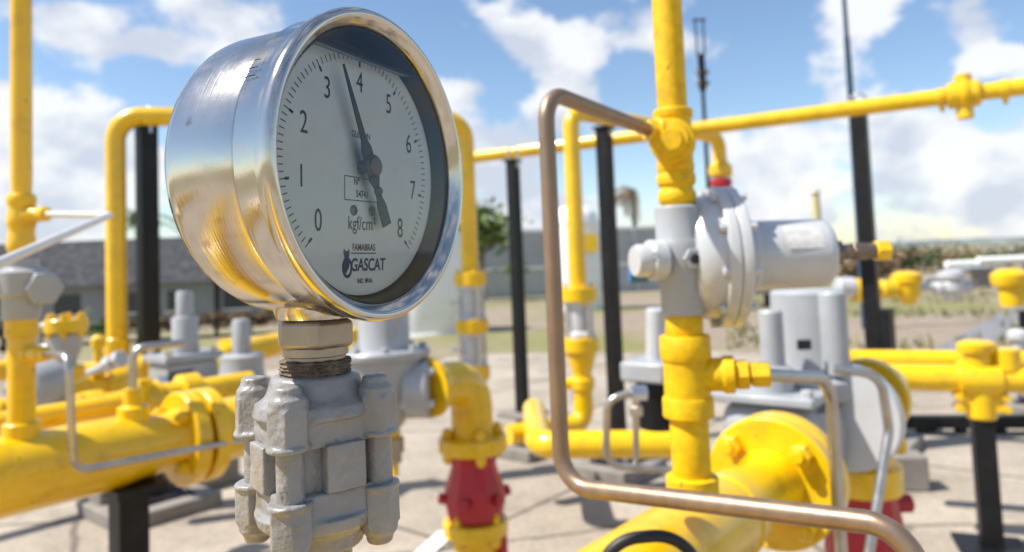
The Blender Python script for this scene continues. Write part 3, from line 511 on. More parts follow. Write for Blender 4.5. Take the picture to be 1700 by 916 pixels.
# riser on the left main pipe
lp = on_line(la0, U, 36); LR = atz(lp, lz)
t = thing('riser_pipe', 'left edge yellow riser with couplings standing on main pipe', 'pipe', LR)
def seg(par, nm, p, y0, y1, r, m=YEL, prof=None, seg_=36):
    z0, z1 = ZZ(p, y0), ZZ(p, y1); h = z1-z0; b = B(); prof = prof or [(0, 0), (.88, 0), (1, .06), (1, .94), (.88, 1), (0, 1)]
    lathe(b, atz(p, z0), UP, [(a_*r, s*h) for a_, s in prof], seg_); return obj(nm, b, m, par)
COUP = [(0, 0), (.8, 0), (.95, .05), (1, .12), (.96, .25), (.9, .3), (.9, .42), (1, .48), (1, .62), (.92, .68), (.9, .8), (1.02, .86), (1.02, .94), (.85, 1), (0, 1)]
seg(t, 'pipe', LR, 336, -260, .0132); seg(t, 'coupling', LR, 420, 322, .0178, prof=COUP)
seg(t, 'lower_pipe', LR, 730, 525, .0165); seg(t, 'socket', LR, 745, 700, .0225); seg(t, 'union', LR, 560, 528, .020)
q = atz(LR, ZZ(LR, 358)); b = B(); dv = Vector((.96, -.28, 0)).normalized(); lathe(b, q, dv, [(0, 0), (.012, .005), (.013, .014), (.011, .018), (.011, .024), (.009, .027), (.009, .033), (.010, .034), (.010, .044), (.006, .048), (0, .048)], 24); obj('side_fitting', b, YEL, t)
qe = q+dv*.045
q2 = atz(LR, ZZ(LR, 588)); b = B(); lathe(b, q2, dv, [(0, 0), (.013, .005), (.014, .016), (.011, .019), (.0115, .021), (.0115, .034), (.0095, .036), (.0095, .045), (.006, .049), (0, .049)], 24); obj('lower_side_fitting', b, YEL, t)
q2e = q2+dv*.046
# thin tube forward past the left edge
tip = W(182, 357, .90); near = W(-60, 462, .50)
b = B(); tube(b, [qe-dv*.005, tip, near], .0042, .008, 16); obj('impulse_tube', b, mat('pale_tube', (.74, .70, .64), .35, metal=.35, var=.06, dirt=(.4, .35, .3), dirt_amt=.25, dirt_scale=40), loc=qe, label='pale steel tube sloping from left riser fitting past the left edge', cat='tube')
# looped tube to the gauge valve
k1 = W(114, 590, .90); k2 = W(122, 782, .895); k3 = W(610, 692, 1.46)
b = B(); tube(b, [q2e-dv*.006, k1, k2, k3], .0048, .022, 16); obj('impulse_tube', b, TUBE, loc=q2e, label='bent steel tube dropping from lower left riser fitting towards the gauge valve', cat='tube')
# pilot valve on the left riser
t = thing('pilot_valve', 'grey pilot valve block with hex cap at the left edge', 'valve', atz(LR, ZZ(LR, 528)))
seg(t, 'body', LR, 530, 430, .031, GRY, [(0, 0), (.7, 0), (.75, .1), (.75, .35), (1, .42), (1, .78), (.7, .86), (.65, 1), (0, 1)])
q = atz(LR, ZZ(LR, 480)); b = B(); hexa(b, q+U*.01-V*.0+RX*.01, Vector((.8, -.6, 0)), .024, .03); obj('hex_cap', b, GRY, t, bevel=.002)
b = B(); q = atz(LR, ZZ(LR, 462)); rod(b, q, q-RX*.06-Vector((0, .03, 0)), .022); obj('bonnet', b, SILV, t)
b = B(); q = atz(LR, ZZ(LR, 482)); rod(b, q+RX*.03, q+RX*.042+UP*.002, .006, 12); obj('plug', b, WHT, t)

# ------------------------------------------------------------------ left cluster behind the main pipe
def regulator(label, base_px, base_py, d, s, cols, group='grey pressure regulators along the runs'):
    p = W(base_px, base_py, d); t = thing('pressure_regulator', label, 'regulator', p, group); return p, t
# far-left bolted valve with yellow bonnet
p = W(110, 560, 1.75); t = thing('bolted_valve', 'grey valve with yellow bolted bonnet beside the left riser', 'valve', atz(p, ZZ(p, 640)))
flange(t, atz(p, ZZ(p, 540)), UP, .047, .032, 6, .008, hole=.78); 
seg(t, 'body', p, 612, 555, .036, GRY, [(0, 0), (.55, 0), (.6, .2), (.95, .6), (1, .9), (1, 1), (0, 1)])
b = B(); lathe(b, atz(p, ZZ(p, 630)), UP, [(0, 0), (.04, 0), (.04, .03), (.03, .035), (0, .035)]); obj('lower_collar', b, YEL, t)
b = B(); tube(b, [atz(p, ZZ(p, 575))-RX*.045, atz(p, ZZ(p, 575))-RX*.07, atz(p, ZZ(p, 540))-RX*.07, atz(p, ZZ(p, 538))-RX*.03], .008, .018, 14); obj('bypass_tube', b, SILV, t)
# parallel yellow lines
def line(label, px0, py0, d0, px1, r, axis=U, ends=True, name='branch_pipe', coll=()):
    a = W(px0, py0, d0); e = on_line(a, axis, px1); t = thing(name, label, 'pipe', a); b = B(); rod(b, a, e, r, 30, ch=r*.25 if ends else 0); obj('pipe', b, YEL, t)
    for px in coll:
        q = on_line(a, axis, px); b = B(); lathe(b, q-axis*r*.8, axis, [(r*.98, 0), (r*1.3, 0), (r*1.35, r*.2), (r*1.35, r*1.4), (r*1.3, r*1.6), (r*.98, r*1.6)]); obj('collar', b, YEL, t)
    return t
line('yellow pipe with blunt end lying behind the left main pipe', -40, 712, 1.05, 214, .019)
line('yellow branch pipe just above the blunt ended pipe', 20, 700, 1.55, 205, .030, coll=(150,))
line('short yellow pipe with collar behind the left riser', 60, 655, 1.9, 205, .033, coll=(120, 190))
line('yellow pipe run seen between left riser and black post', 120, 622, 2.3, 330, .036, axis=Vector((.95, .3, 0)).normalized(), coll=(225, 300))
a = W(355, 606, 2.25); b = B(); tube(b, [atz(a, a.z-.25), a+UP*.02, a+Vector((.12, .3, .03))], .042, .06, 26)
t = thing('elbow_pipe', 'yellow elbow behind the left grey cylinders', 'pipe', a-UP*.25); obj('elbow', b, YEL, t); b = B(); lathe(b, a+Vector((.02, .05, .022)), Vector((.12, .3, 0)), [(0, 0), (.055, 0), (.055, .03), (0, .03)]); obj('collar', b, YEL, t)
# left regulator with two stepped cylinders
p = W(305, 640, 1.85); t = thing('pressure_regulator', 'grey regulator with tall and short cylinders left of the gauge valve', 'regulator', p-UP*.12, 'grey pressure regulators along the runs')
b = B(); box(b, p+UP*.03, U, V, .13, .11, .07); obj('body', b, GRY, t, bevel=.008)
b = B(); box(b, p+UP*.075, U, V, .15, .13, .018); obj('cover_plate', b, GRY, t, bevel=.003)
for k in range(4):
    b = B(); hexa(b, p+UP*.084+U*(.06 if k & 1 else -.06)+V*(.05 if k & 2 else -.05), UP, .009, .012); obj('cover_bolt', b, STEEL, t)
q = W(308, 590, 1.85); b = B(); lathe(b, q, UP, [(0, -.02), (.032, -.02), (.032, .095), (.029, .10), (.021, .101), (.021, .160), (.018, .165), (0, .165)]); obj('tall_cylinder', b, GRY, t)
q = W(402, 632, 1.8); b = B(); lathe(b, q, UP, [(0, -.06), (.05, -.05), (.055, .0), (.055, .02), (.052, .025), (.052, .062), (.047, .066), (.022, .068), (.022, .148), (.019, .153), (0, .153)]); obj('short_cylinder', b, GRY, t)
b = B(); box(b, W(385, 640, 1.8), U, V, .16, .1, .03); obj('foot_plate', b, GRY, t, bevel=.004)
b = B(); rod(b, W(345, 665, 1.8), W(345, 665, 1.8)+U*.12, .045); obj('outlet', b, GRY, t)
q = W(290, 648, 1.7); b = B(); rod(b, q, q-V*.04-U*.01, .02, 20); obj('black_knob', b, BLK, t)
# coupling fitting and little tube on left main pipe
p = W(232, 668, 1.5); t = thing('pipe_fitting', 'yellow stepped pipe fitting above the left main pipe', 'fitting', p); b = B(); lathe(b, p-U*.05, U, [(0, 0), (.030, 0), (.030, .05), (.042, .052), (.042, .085), (.032, .09), (.032, .13), (.045, .135), (.045, .17), (.03, .175), (.03, .3), (0, .3)]); obj('body', b, YEL, t)
b = B(); hexa(b, p-V*.02, UP, .016, .05); obj('nut', b, YEL, t)
q = on_line(la0, U, 222)+UP*.085; b = B(); tube(b, [q, atz(q, q.z+.065), atz(q, q.z+.065)+U*.06+RX*.02], .006, .02, 14); obj('impulse_tube', b, TUBE, loc=q, label='short hooked steel tube rising from boss on left main pipe', cat='tube')
p = W(175, 607, 1.9); t = thing('union_fitting', 'small silver tube union with nuts left of the inverted pipe', 'fitting', p); b = B(); hexa(b, p, Vector((.8, -.3, .35)), .02, .03); hexa(b, p+Vector((.03, 0, .012)), Vector((.8, -.3, .35)), .024, .02); obj('nut', b, SILV, t); b = B(); rod(b, p, p-Vector((.075, 0, .03)), .009, 14); obj('stub', b, SILV, t)
p = W(72, 640, 1.6); t = thing('round_cover', 'rounded grey cover between left riser and bolted valve', 'cover', p-UP*.05); b = B(); lathe(b, p-U*.02, U*-1+RX*.5, [(0, -.05), (.05, -.05), (.055, -.03), (.055, .01), (.045, .028), (.02, .038), (0, .04)]); obj('shell', b, GRY, t); b = B(); hexa(b, p-U*.055+RX*.0, U*-1+RX*.5, .012, .02); obj('nut', b, GRY, t)
# plinth at the foot of the black post
p = on_ground(268, 822); b = B(); box(b, atz(p, .06), U, V, .5, .22, .11); obj('plinth', b, PADM, loc=atz(p, 0), bevel=.01, label='dark concrete plinth on the ground behind left main pipe', cat='plinth')

# ------------------------------------------------------------------ middle run: regulator, elbow, flange, red valve
p = W(640, 640, 1.55); t = thing('pressure_regulator', 'grey bowl regulator half hidden behind the gauge valve', 'regulator', p-UP*.1, 'grey pressure regulators along the runs')
b = B(); lathe(b, p, UP, [(0, -.09), (.03, -.09), (.045, -.07), (.075, -.02), (.086, .035), (.088, .045), (.088, .058), (.085, .062), (0, .062)], 48); obj('bowl', b, GRY, t)
b = B(); lathe(b, p, UP, [(0, .06), (.096, .06), (.098, .064), (.098, .074), (.095, .078), (.058, .078), (.055, .085), (.055, .20), (.05, .205), (0, .205)], 48); obj('bonnet', b, GRY, t)
for k in range(8):
    a = k*.785+.2; b = B(); hexa(b, p+Vector((math.cos(a)*.082, math.sin(a)*.082, .077)), UP, .0085, .012); obj('cover_bolt', b, GRY, t)
b = B(); oc = p+Vector((.075, -.02, -.005)); rod(b, oc-RX*.03, oc+RX*.025, .062, 32); of = obj('outlet_flange', b, GRY, t)
for k in range(4):
    a = k*1.571+.6; b = B(); hexa(b, oc+RX*-.035+Vector((0, math.cos(a)*.046, math.sin(a)*.046)), RX, .009, .07); obj('bolt', b, SILV, of)
q = p+UP*-.085+RX*.015; b = B(); rod(b, q, q-UP*.025, .014); obj('drain_collar', b, YEL, t); b = B(); rod(b, q-UP*.075, q-UP*.105, .008); obj('drain_cap', b, YEL, t); b = B(); lathe(b, q-UP*.025, -UP, [(0, 0), (.021, 0), (.021, .03), (.015, .032), (.015, .052), (0, .052)], 20); obj('drain_cock', b, FITTING, t)
b = B(); rod(b, W(588, 545, 1.75), W(588, 600, 1.75), .016); obj('yellow_stub', b, YEL, t)
# elbow down to the red valve
fc = W(785, 735, 1.62); e0 = oc+RX*.02; ez = oc.z
t = thing('elbow_pipe', 'yellow elbow bending down from grey bowl regulator into a flange', 'pipe', atz(fc, fc.z))
b = B(); mid = Vector((fc.x, fc.y, ez)); tube(b, [e0, mid-RX*0, atz(fc, fc.z+.01)], .047, .075, 36, 14); obj('elbow', b, YEL, t)
b = B(); lathe(b, e0-RX*.005, (mid-e0), [(0, 0), (.064, 0), (.064, .012), (.05, .035), (.046, .05), (0, .05)], 36); obj('neck', b, YEL, t)
flange(t, fc-UP*.0, UP, .077, .034, 4, .0125, hole=.76, rot=.35)
t = thing('shutoff_valve', 'red painted valve body under the middle yellow elbow', 'valve', atz(fc, ZZ(fc, 862)))
zt_, zb_ = fc.z-.0185, ZZ(fc, 858); hh = zt_-zb_; b = B(); lathe(b, atz(fc, zb_), UP, [(0, 0), (.062, 0), (.064, hh*.12), (.070, hh*.3), (.066, hh*.48), (.056, hh*.66), (.050, hh*.8), (.054, hh*.96), (.054, hh), (0, hh)], 12); bd = obj('body', b, RED, t, sharp=25, bevel=.004)
for k in range(6):
    a = k*1.047+.3; q = atz(fc, zb_+hh*.33)+Vector((math.cos(a), math.sin(a), 0))*.066; b = B(); hexa(b, q, Vector((math.cos(a), math.sin(a), .3)), .012, .016); obj('lug', b, RED, bd)
t = thing('valve_flange', 'yellow flange and stub pipe under the red valve', 'flange', atz(fc, 0)); z1 = zb_-.002
flange(t, atz(fc, z1-.017), UP, .072, .033, 4, .0115, hole=.8, rot=.9); b = B(); rod(b, atz(fc, .005), atz(fc, z1-.03), .045); obj('stub_pipe', b, YEL, t)
q = W(833, 905, 1.60); b = B(); post(b, q, .05, ZZ(q, 872), .02); t = thing('valve_lever', 'red lever bar hanging beside the flange under the red valve', 'lever', atz(q, .05)); obj('bar', b, RED, t, bevel=.002); b = B(); rod(b, atz(q, ZZ(q, 878))-RX*.05, atz(q, ZZ(q, 878))+RX*.012, .008); obj('pivot', b, RED, t)

# ------------------------------------------------------------------ right run, nearest: big pipe with flange
rf = W(1283, 800, .86); rz = rf.z; s0 = rf-U*.62
t = thing('main_pipe', 'thick yellow main pipe at lower right with round flange', 'pipe', s0)
Lr = (rf-s0).length; b = B(); lathe(b, s0, U, [(0, 0), (.043, 0), (.043, Lr-.135), (.0425, Lr-.13), (.039, Lr-.085), (.036, Lr-.055), (.036, Lr-.04), (.041, Lr-.012), (0, Lr-.012)], 56); obj('pipe', b, YEL, t)
b = B(); lathe(b, s0+U*(Lr-.148), U, [(.042, 0), (.0448, .003), (.0445, .009), (.042, .012)], 56); obj('weld_bead', b, YEL, t)
flange(t, rf, U, .077, .022, 4, .0125, hole=.76, rot=.79); flange(t, rf+U*.026, U, .077, .022, 0)
# riser on the right main pipe
RR = W(1112, 100, .655)
rb = ZZ(RR, 812)
t = thing('riser_pipe', 'nearest tall yellow riser with grainy paint and brass-like couplings', 'pipe', atz(RR, rb))
t['label'] = 'nearest tall yellow riser with grainy paint carrying the silver regulator'
seg(t, 'pipe', RR, 205, -320, .0133, YROUGH); seg(t, 'tee', RR, 285, 182, .0172, YROUGH, [(0, 0), (.93, 0), (.96, .02), (.96, .12), (.93, .125), (.93, .86), (1.01, .865), (1.03, .88), (1.03, .97), (.95, 1), (0, 1)])
seg(t, 'union', RR, 346, 280, .0172, YROUGH, [(0, 0), (.78, 0), (.8, .1), (.92, .16), (.98, .24), (.98, .36), (.9, .44), (.84, .5), (.86, .56), (.98, .62), (1, .7), (1, .82), (.9, .9), (.85, 1), (0, 1)])
seg(t, 'nipple', RR, 565, 515, .0165, YROUGH, [(0, 0), (.9, 0), (.9, .1), (1, .3), (1, .7), (.88, .85), (.95, .92), (.95, 1), (0, 1)])
seg(t, 'lower_tee', RR, 692, 556, .0222, YROUGH, [(0, 0), (.95, 0), (1, .02), (1, .22), (.97, .245), (.9, .25), (.9, .70), (.97, .705), (1, .73), (1, .975), (.95, 1), (0, 1)])
seg(t, 'lower_pipe', RR, 815, 685, .0168, YROUGH); seg(t, 'socket', RR, 835, 788, .0225, YROUGH)
dn = (W(1096, 232, .62)-atz(RR, ZZ(RR, 228))); q = atz(RR, ZZ(RR, 228)); q5 = atz(RR, ZZ(RR, 240)); d5 = Vector((-.30, -.95, 0)).normalized(); b = B(); lathe(b, q5, d5, [(0, 0), (.0195, .008), (.0195, .0255), (.0185, .0268), (.0155, .0272), (.0145, .0305), (.0100, .0310), (.0090, .0335), (0, .0335)], 40); obj('branch_boss', b, YROUGH, t)
dl = Vector((-.93, -.36, .06)).normalized(); q6 = atz(RR, ZZ(RR, 224))+d5*.012; b = B(); lathe(b, q6, dl, [(0, 0), (.0125, .004), (.0125, .018), (.0105, .0185), (0, .0185)], 28); hexa(b, q6+dl*.0185, dl, .0100, .009); obj('tube_nut', b, YEL, t, bevel=.0006)
A_ = q6+dl*.022
db = Vector((.97, -.22, 0)).normalized(); q = atz(RR, ZZ(RR, 622)); b = B(); lathe(b, q, db, [(0, 0), (.0145, .01), (.0145, .030), (.0165, .032), (.0165, .040), (.0135, .041), (0, .041)], 32); hexa(b, q+db*.041, db, .0135, .012); hexa(b, q+db*.054, db, .0115, .016); obj('side_branch', b, YROUGH, t, bevel=.0008)
SB = q+db*.068
# tarnished tube from the upper fitting round to the lower right
B_ = W(905, 150, .50); Cc = atz(B_, ZZ(B_, 806)); D_ = W(1520, 876, .345); E_ = atz(D_, D_.z-.12)
b = B(); tube(b, [A_, B_, Cc, D_, E_], .0058, .021, 28, 14); obj('impulse_tube', b, BRONZE, loc=Cc, label='tarnished brown tube looping in front of the near riser', cat='tube')
# steel tube from the side branch
k1 = W(1378, 628, .70); k2 = atz(k1, k1.z-.30)
b = B(); tube(b, [SB-db*.006, k1, k2], .0060, .03, 20); obj('impulse_tube', b, TUBE, loc=SB, label='steel tube from near riser side branch bending down before the flange', cat='tube')
# silver spring regulator
DRX = Vector((math.sin(R(91)), math.cos(R(91)), 0)); dc = W(1182, 427, .668)
rb0 = atz(RR, ZZ(RR, 520))
t = thing('spring_regulator', 'silver diaphragm regulator with horizontal spring housing on the near riser', 'regulator', rb0)
seg(t, 'body', RR, 522, 342, .0225, GRY, [(0, 0), (.82, 0), (.85, .03), (.85, .28), (1, .36), (1.02, .6), (.98, .68), (.92, .7), (.92, .98), (.85, 1), (0, 1)], 48)
q = atz(RR, ZZ(RR, 430)); b = B(); rod(b, q, dc, .028, 32); obj('neck', b, SILV, t)
ql = q-DRX*.012+Vector((-.006, -.008, 0)); b = B(); lathe(b, ql, Vector((-.95, -.25, 0)), [(0, 0), (.0180, 0), (.0180, .012), (.0172, .013), (.0145, .0135), (.0145, .0235), (.0130, .0265), (0, .0268)], 32); obj('side_cap', b, SILV, t)
b = B(); rod(b, q+Vector((-.024, -.018, .004)), q+Vector((-.028, -.027, .004)), .0035, 16); hexa(b, q+Vector((.006, -.012, 0)), Vector((.05, -1, 0)), .010, .014); obj('port_boss', b, GRY, t)
b = B(); rod(b, q+Vector((.0066, -.0255, 0)), q+Vector((.0068, -.0272, 0)), .0045, 16); obj('port_hole', b, DARK, t)
q3 = W(1050, 455, .645); b = B(); rod(b, q3+RX*-.003, q3+RX*.014, .0085, 20); obj('blue_cap', b, BLUE, t)
b = B(); lathe(b, dc, DRX, [(0, -.026), (.041, -.026), (.0505, -.0235), (.0555, -.017), (.0572, -.008), (.0578, -.001), (.064, -.0005), (.0648, .001), (.0648, .0085), (.064, .0095), (.0555, .0095), (.0545, .0115)], 72); dr = obj('diaphragm_case', b, SILV, t)
b = B(); lathe(b, dc, DRX, [(.0545, .0102), (.064, .0102), (.0648, .0115), (.0648, .0185), (.064, .0195), (.056, .0205), (.050, .0245), (.041, .0275), (.036, .029), (0, .029)], 72); obj('case_cover', b, SILV, t)
x, y, _ = frame_of(DRX)
for k in range(10):
    a = k*.628+.2; c_ = dc+x*(.0605*math.cos(a))+y*(.0605*math.sin(a)); b = B(); hexa(b, c_-DRX*.006, DRX, .0042, .0056); hexa(b, c_+DRX*.0192, DRX, .0042, .006); obj('case_bolt', b, SILV, dr)
b = B(); lathe(b, dc, DRX, [(0, .027), (.0345, .027), (.0345, .034), (.0322, .037), (.0313, .097), (.0306, .102), (.028, .105), (0, .105)], 56); obj('spring_housing', b, SILV, t)
STK = mat('faded_sticker', (.60, .59, .57), .45, var=.2, vscale=200, dirt=(.45, .30, .27), dirt_amt=.5, dirt_scale=90)
b = B()
for k in range(9):
    for j in range(2):
        a = R(40)+k*R(5.2); b.verts.new(dc+DRX*(.058+.034*j)+x*((.0332-.0017*j)*math.sin(a)*-1)+y*((.0332-.0017*j)*math.cos(a)))
b.verts.ensure_lookup_table()
for k in range(8): b.faces.new((b.verts[2*k], b.verts[2*k+1], b.verts[2*k+3], b.verts[2*k+2]))
obj('sticker', b, STK, t)
b = B(); hexa(b, dc+DRX*.104, DRX, .0120, .014); rod(b, dc+DRX*.117, dc+DRX*.152, .0072, 20); hexa(b, dc+DRX*.128, DRX, .0092, .013); obj('adjusting_screw', b, mat('browned_metal', (.22, .17, .13), .4, metal=.7, var=.3, vscale=120), t, bevel=.0006)
b = B(); hexa(b, dc+DRX*.149, DRX, .0102, .013); obj('yellow_cap', b, YEL, t, bevel=.001)
# grey regulator behind the right flange
p = W(1300, 690, 1.22); t = thing('pressure_regulator', 'large grey regulator behind the right round flange', 'regulator', p-UP*.1, 'grey pressure regulators along the runs')
b = B(); box(b, p+UP*-.005, U, V, .20, .15, .085); obj('body', b, GRY, t, bevel=.034); b = B(); lathe(b, p-UP*.12, UP, [(0, 0), (.05, 0), (.075, .02), (.092, .06), (.095, .10), (.09, .14), (0, .15)], 40); obj('bowl', b, GRY, t)
b = B(); box(b, p+UP*.044, U, V, .22, .17, .014); obj('cover_plate', b, GRY, t, bevel=.003)
for k in range(6):
    b = B(); hexa(b, p+UP*.05+U*((k % 3-1)*.092)+V*(.072 if k > 2 else -.072), UP, .009, .013); obj('cover_bolt', b, SILV, t)
q = W(1345, 605, 1.26); b = B(); lathe(b, q, UP, [(0, -.05), (.085, -.05), (.088, -.045), (.088, -.02), (.075, -.012), (.062, 0), (.060, .01), (.060, .125), (.055, .13), (0, .13)], 48); obj('bonnet', b, GRY, t)
q = W(1283, 590, 1.18); b = B(); lathe(b, q, UP, [(0, -.06), (.030, -.06), (.030, -.02), (.019, -.015), (.019, .070), (.016, .074), (0, .074)], 32); obj('cylinder', b, GRY, t)
q = W(1385, 560, 1.2); b = B(); lathe(b, q, UP, [(0, -.06), (.022, -.06), (.022, .072), (.019, .076), (0, .076)], 32); obj('side_cylinder', b, GRY, t)
q = W(1335, 572, 1.185); b = B(); box(b, q, RX, Vector((0, 1, 0)), .022, .006, .016); obj('badge', b, DARK, t, bevel=.001)
q = W(1405, 690, 1.2); b = B(); lathe(b, q-U*.02, U, [(0, 0), (.085, 0), (.088, .004), (.088, .024), (.085, .028), (.06, .03), (.05, .05), (.05, .1), (0, .1)], 56); obj('end_flange', b, SILV, t)
q = W(1090, 612, 1.5); b = B(); box(b, q, U, V, .13, .1, .04); t2 = thing('solenoid_box', 'grey control box with small white cylinder behind the near riser', 'box', q-UP*.12); obj('case', b, GRY, t2, bevel=.006)
b = B(); rod(b, W(1090, 600, 1.5), W(1090, 512, 1.5), .022); obj('cylinder', b, SILV, t2); b = B(); rod(b, q-UP*.02, q-UP*.12, .045); obj('lower_body', b, BLK, t2)
b = B(); box(b, q+UP*.0-V*.02+RX*-.055, U, V, .03, .05, .022); obj('connector', b, BLK, t2, bevel=.003)
# small tube loop left of the near riser
k0 = W(1062, 652, 1.0); k1 = W(1008, 664, 1.0); k2 = W(1006, 772, 1.0); k3 = W(1150, 784, .98)
b = B(); tube(b, [k0+UP*.004, k1, k2, k3], .0052, .022, 16); tb = obj('impulse_tube', b, TUBE, loc=k2, label='small steel tube loop left of the near riser base', cat='tube')
b = B(); rod(b, W(1056, 655, 1.0), W(1056, 770, 1.0), .0045, 14); hexa(b, W(1056, 690, 1.0), UP, .010, .014); obj('riser_tube', b, TUBE, tb)
b = B(); hexa(b, k0-RX*.012, RX, .011, .022); obj('nut', b, STEEL, tb)
# tube and yellow parts right of the regulator
k0 = W(1385, 612, 1.02); k1 = W(1462, 622, 1.0); k2 = W(1476, 715, 1.0); k3 = W(1428, 1010, .93)
b = B(); tube(b, [k0, k1, k2, k3], .0064, .03, 18); obj('impulse_tube', b, TUBE, loc=k3, label='silver tube arching down right of the grey regulator', cat='tube')
fq = W(1428, 765, 1.3)
t = thing('outlet_flange', 'yellow flanges and collar right of the grey regulator', 'flange', atz(fq, ZZ(fq, 812)))
flange(t, W(1440, 660, 1.3), U, .07, .025, 4, .012, rot=.2); b = B(); rod(b, W(1440, 660, 1.3)-U*.02, W(1440, 660, 1.3)+U*.12, .045); obj('spigot', b, YEL, t)
b = B(); lathe(b, atz(fq, ZZ(fq, 812)), UP, [(0, 0), (.066, 0), (.068, .004), (.068, .045), (.05, .055), (.045, .11), (0, .11)], 40); obj('collar', b, YEL, t)
for px, py in ((1482, 672), (1455, 735), (1492, 740), (1470, 762)):
    q = W(px, py, 1.25); b = B(); hexa(b, q-UP*.012, UP, .0125, .026); obj('bolt', b, YEL, t)
t = thing('shutoff_valve', 'dark red valve body at lower right under yellow flange', 'valve', atz(fq, .2)); zt_ = ZZ(fq, 814); b = B(); lathe(b, atz(fq, zt_), -UP, [(0, 0), (.058, 0), (.058, .02), (.064, .05), (.070, .1), (.064, .16), (.05, .22), (0, .22)], 14); obj('body', b, RED, t, sharp=25, bevel=.003)
q = atz(fq, ZZ(fq, 838))+RX*.04; b = B(); rod(b, q, q+RX*.045, .016); obj('stem', b, RED, t)
b = B(); rod(b, atz(fq, .006), atz(fq, zt_-.215), .045); obj('lower_pipe', b, YEL, t)
# horizontal yellow pipes at right with tee, clamp and black leg
g0 = on_ground(1650, 908); dR = (g0-EYE).dot(fw)
q0 = W(1625, 628, dR); 
t = thing('cross_pipe', 'pair of bright yellow pipes with tee crossing at the right', 'pipe', q0); dh = (-V).normalized(); dh = Vector((.93, -.36, 0)).normalized()
b = B(); rod(b, on_line(q0, dh, 1446), on_line(q0, dh, 1790), .036); obj('pipe', b, YEL, t)
q1 = q0+UP*.02+Vector((-.05, .22, .0)); b = B(); rod(b, on_line(q1, dh, 1400), on_line(q1, dh, 1760), .030); obj('back_pipe', b, YEL, t)
b = B(); lathe(b, q0-dh*.05, dh, [(.036, 0), (.045, .002), (.047, .01), (.047, .09), (.045, .098), (.036, .1)]); rod(b, q0, q0+UP*.085, .034); lathe(b, q0+UP*.07, UP, [(0, 0), (.044, 0), (.046, .005), (.046, .022), (.03, .03), (0, .03)]); obj('tee', b, YEL, t)
b = B(); rod(b, q0-UP*.02, q0-UP*.105, .036); box(b, q0-UP*.06, dh, UP.cross(dh), .10, .05, .05); obj('clamp', b, YEL, t, bevel=.003)
for k in (-1, 1):
    for z in (-.045, -.075):
        b = B(); hexa(b, q0+dh*.052*k+UP*z-UP.cross(dh)*.035, UP.cross(dh), .011, .06); obj('clamp_bolt', b, YEL, t)
b = B(); q = on_line(q0, dh, 1672)+UP*.02; rod(b, q, q+UP*.06, .034); obj('branch_stub', b, YEL, t)
t = thing('pipe_support', 'black leg carrying the yellow cross pipe at right', 'support', atz(q0, 0)); b = B(); post(b, q0, .01, q0.z-.1, .05, dh); obj('leg', b, BLK, t, bevel=.003); b = B(); post(b, q0, .004, .014, .16, dh); obj('base_plate', b, BLK, t, sharp=0)
# black skid rails
p0_ = W(1480, 700, 3.1); z_hi, z_lo = p0_.z, ZZ(p0_, 742); rd = Vector((.985, -.17, 0)).normalized()
t = thing('skid_frame', 'low black two rail steel frame behind the right pipe leg', 'frame', atz(p0_, 0))
for z, h in ((z_hi, .05), (z_lo, .05)):
    b = B(); box(b, atz(p0_, z)+rd*.42, rd, UP.cross(rd), 1.5, .05, h); obj('rail', b, BLK, t, bevel=.002)
for k in range(4):
    b = B(); post(b, p0_+rd*(k*.42-.25)+UP.cross(rd)*.055, .004, z_hi, .04, rd); obj('post', b, BLK, t, sharp=0)
for k in range(3):
    b = B(); rod(b, atz(p0_, z_lo-.03)+rd*(.12+k*.15), atz(p0_, z_hi)+rd*(.12+k*.15), .025); obj('spacer', b, BLK, t)
p = W(1500, 762, 2.4); b = B(); box(b, atz(p, .06), rd, UP.cross(rd), .12, .1, .11); obj('concrete_block', b, PADM, loc=atz(p, 0), bevel=.006, label='small pale concrete block right of the yellow outlet flange', cat='block')
# far yellow piping at right
q = W(1475, 480, 4.2); t = thing('far_pipe', 'yellow pipe end with nut and thin silver stem right of tall post', 'pipe', q-UP*.1); b = B(); dx = RX
lathe(b, q-dx*.2, dx, [(0, 0), (.07, 0), (.07, .06), (.045, .07), (.045, .15), (.055, .16), (.055, .24), (.045, .25), (.045, .30), (0, .30)], 28); obj('pipe', b, YEL, t)
b = B(); lathe(b, q+dx*.11-UP*.09, UP, [(0, 0), (.04, 0), (.05, .03), (.07, .06), (.07, .12), (.085, .13), (.085, .17), (.05, .19), (0, .19)], 28); obj('tee', b, YEL, t)
b = B(); rod(b, q+dx*.17, q+dx*.42, .026); obj('stem', b, SILV, t)
b = B(); rod(b, q-dx*.3+UP*.02, q-dx*.2+UP*.02, .06); obj('white_nut', b, SILV, t)
q = W(1580, 478, 4.2); t = thing('gate_valve', 'round white valve on the thin far stem at right', 'valve', q-UP*.1); b = B(); lathe(b, q-UP*.07, UP, [(0, 0), (.04, 0), (.05, .04), (.065, .06), (.065, .1), (.05, .12), (.075, .13), (.075, .16), (.04, .175), (0, .175)], 28); obj('body', b, SILV, t); b = B(); rod(b, q-RX*.1, q+RX*.1, .04); obj('union', b, SILV, t)
q = W(1678, 478, 3.6); t = thing('far_tee', 'yellow tee with domed cap at right edge in the background', 'fitting', q-UP*.1); b = B(); lathe(b, q-UP*.09, UP, [(0, 0), (.05, 0), (.055, .07), (.055, .09), (.075, .1), (.085, .12), (.085, .16), (.05, .185), (0, .19)], 28); obj('cap', b, YEL, t); b = B(); rod(b, q-UP*.02, q-UP*.02+RX*.3, .055); obj('pipe', b, YEL, t)
q = W(1702, 540, 3.0); t = steel_post('support_post', 'black post at the right frame edge under far yellow tee', 1706, 515, 3.4, .07, pad=.25, top=False)
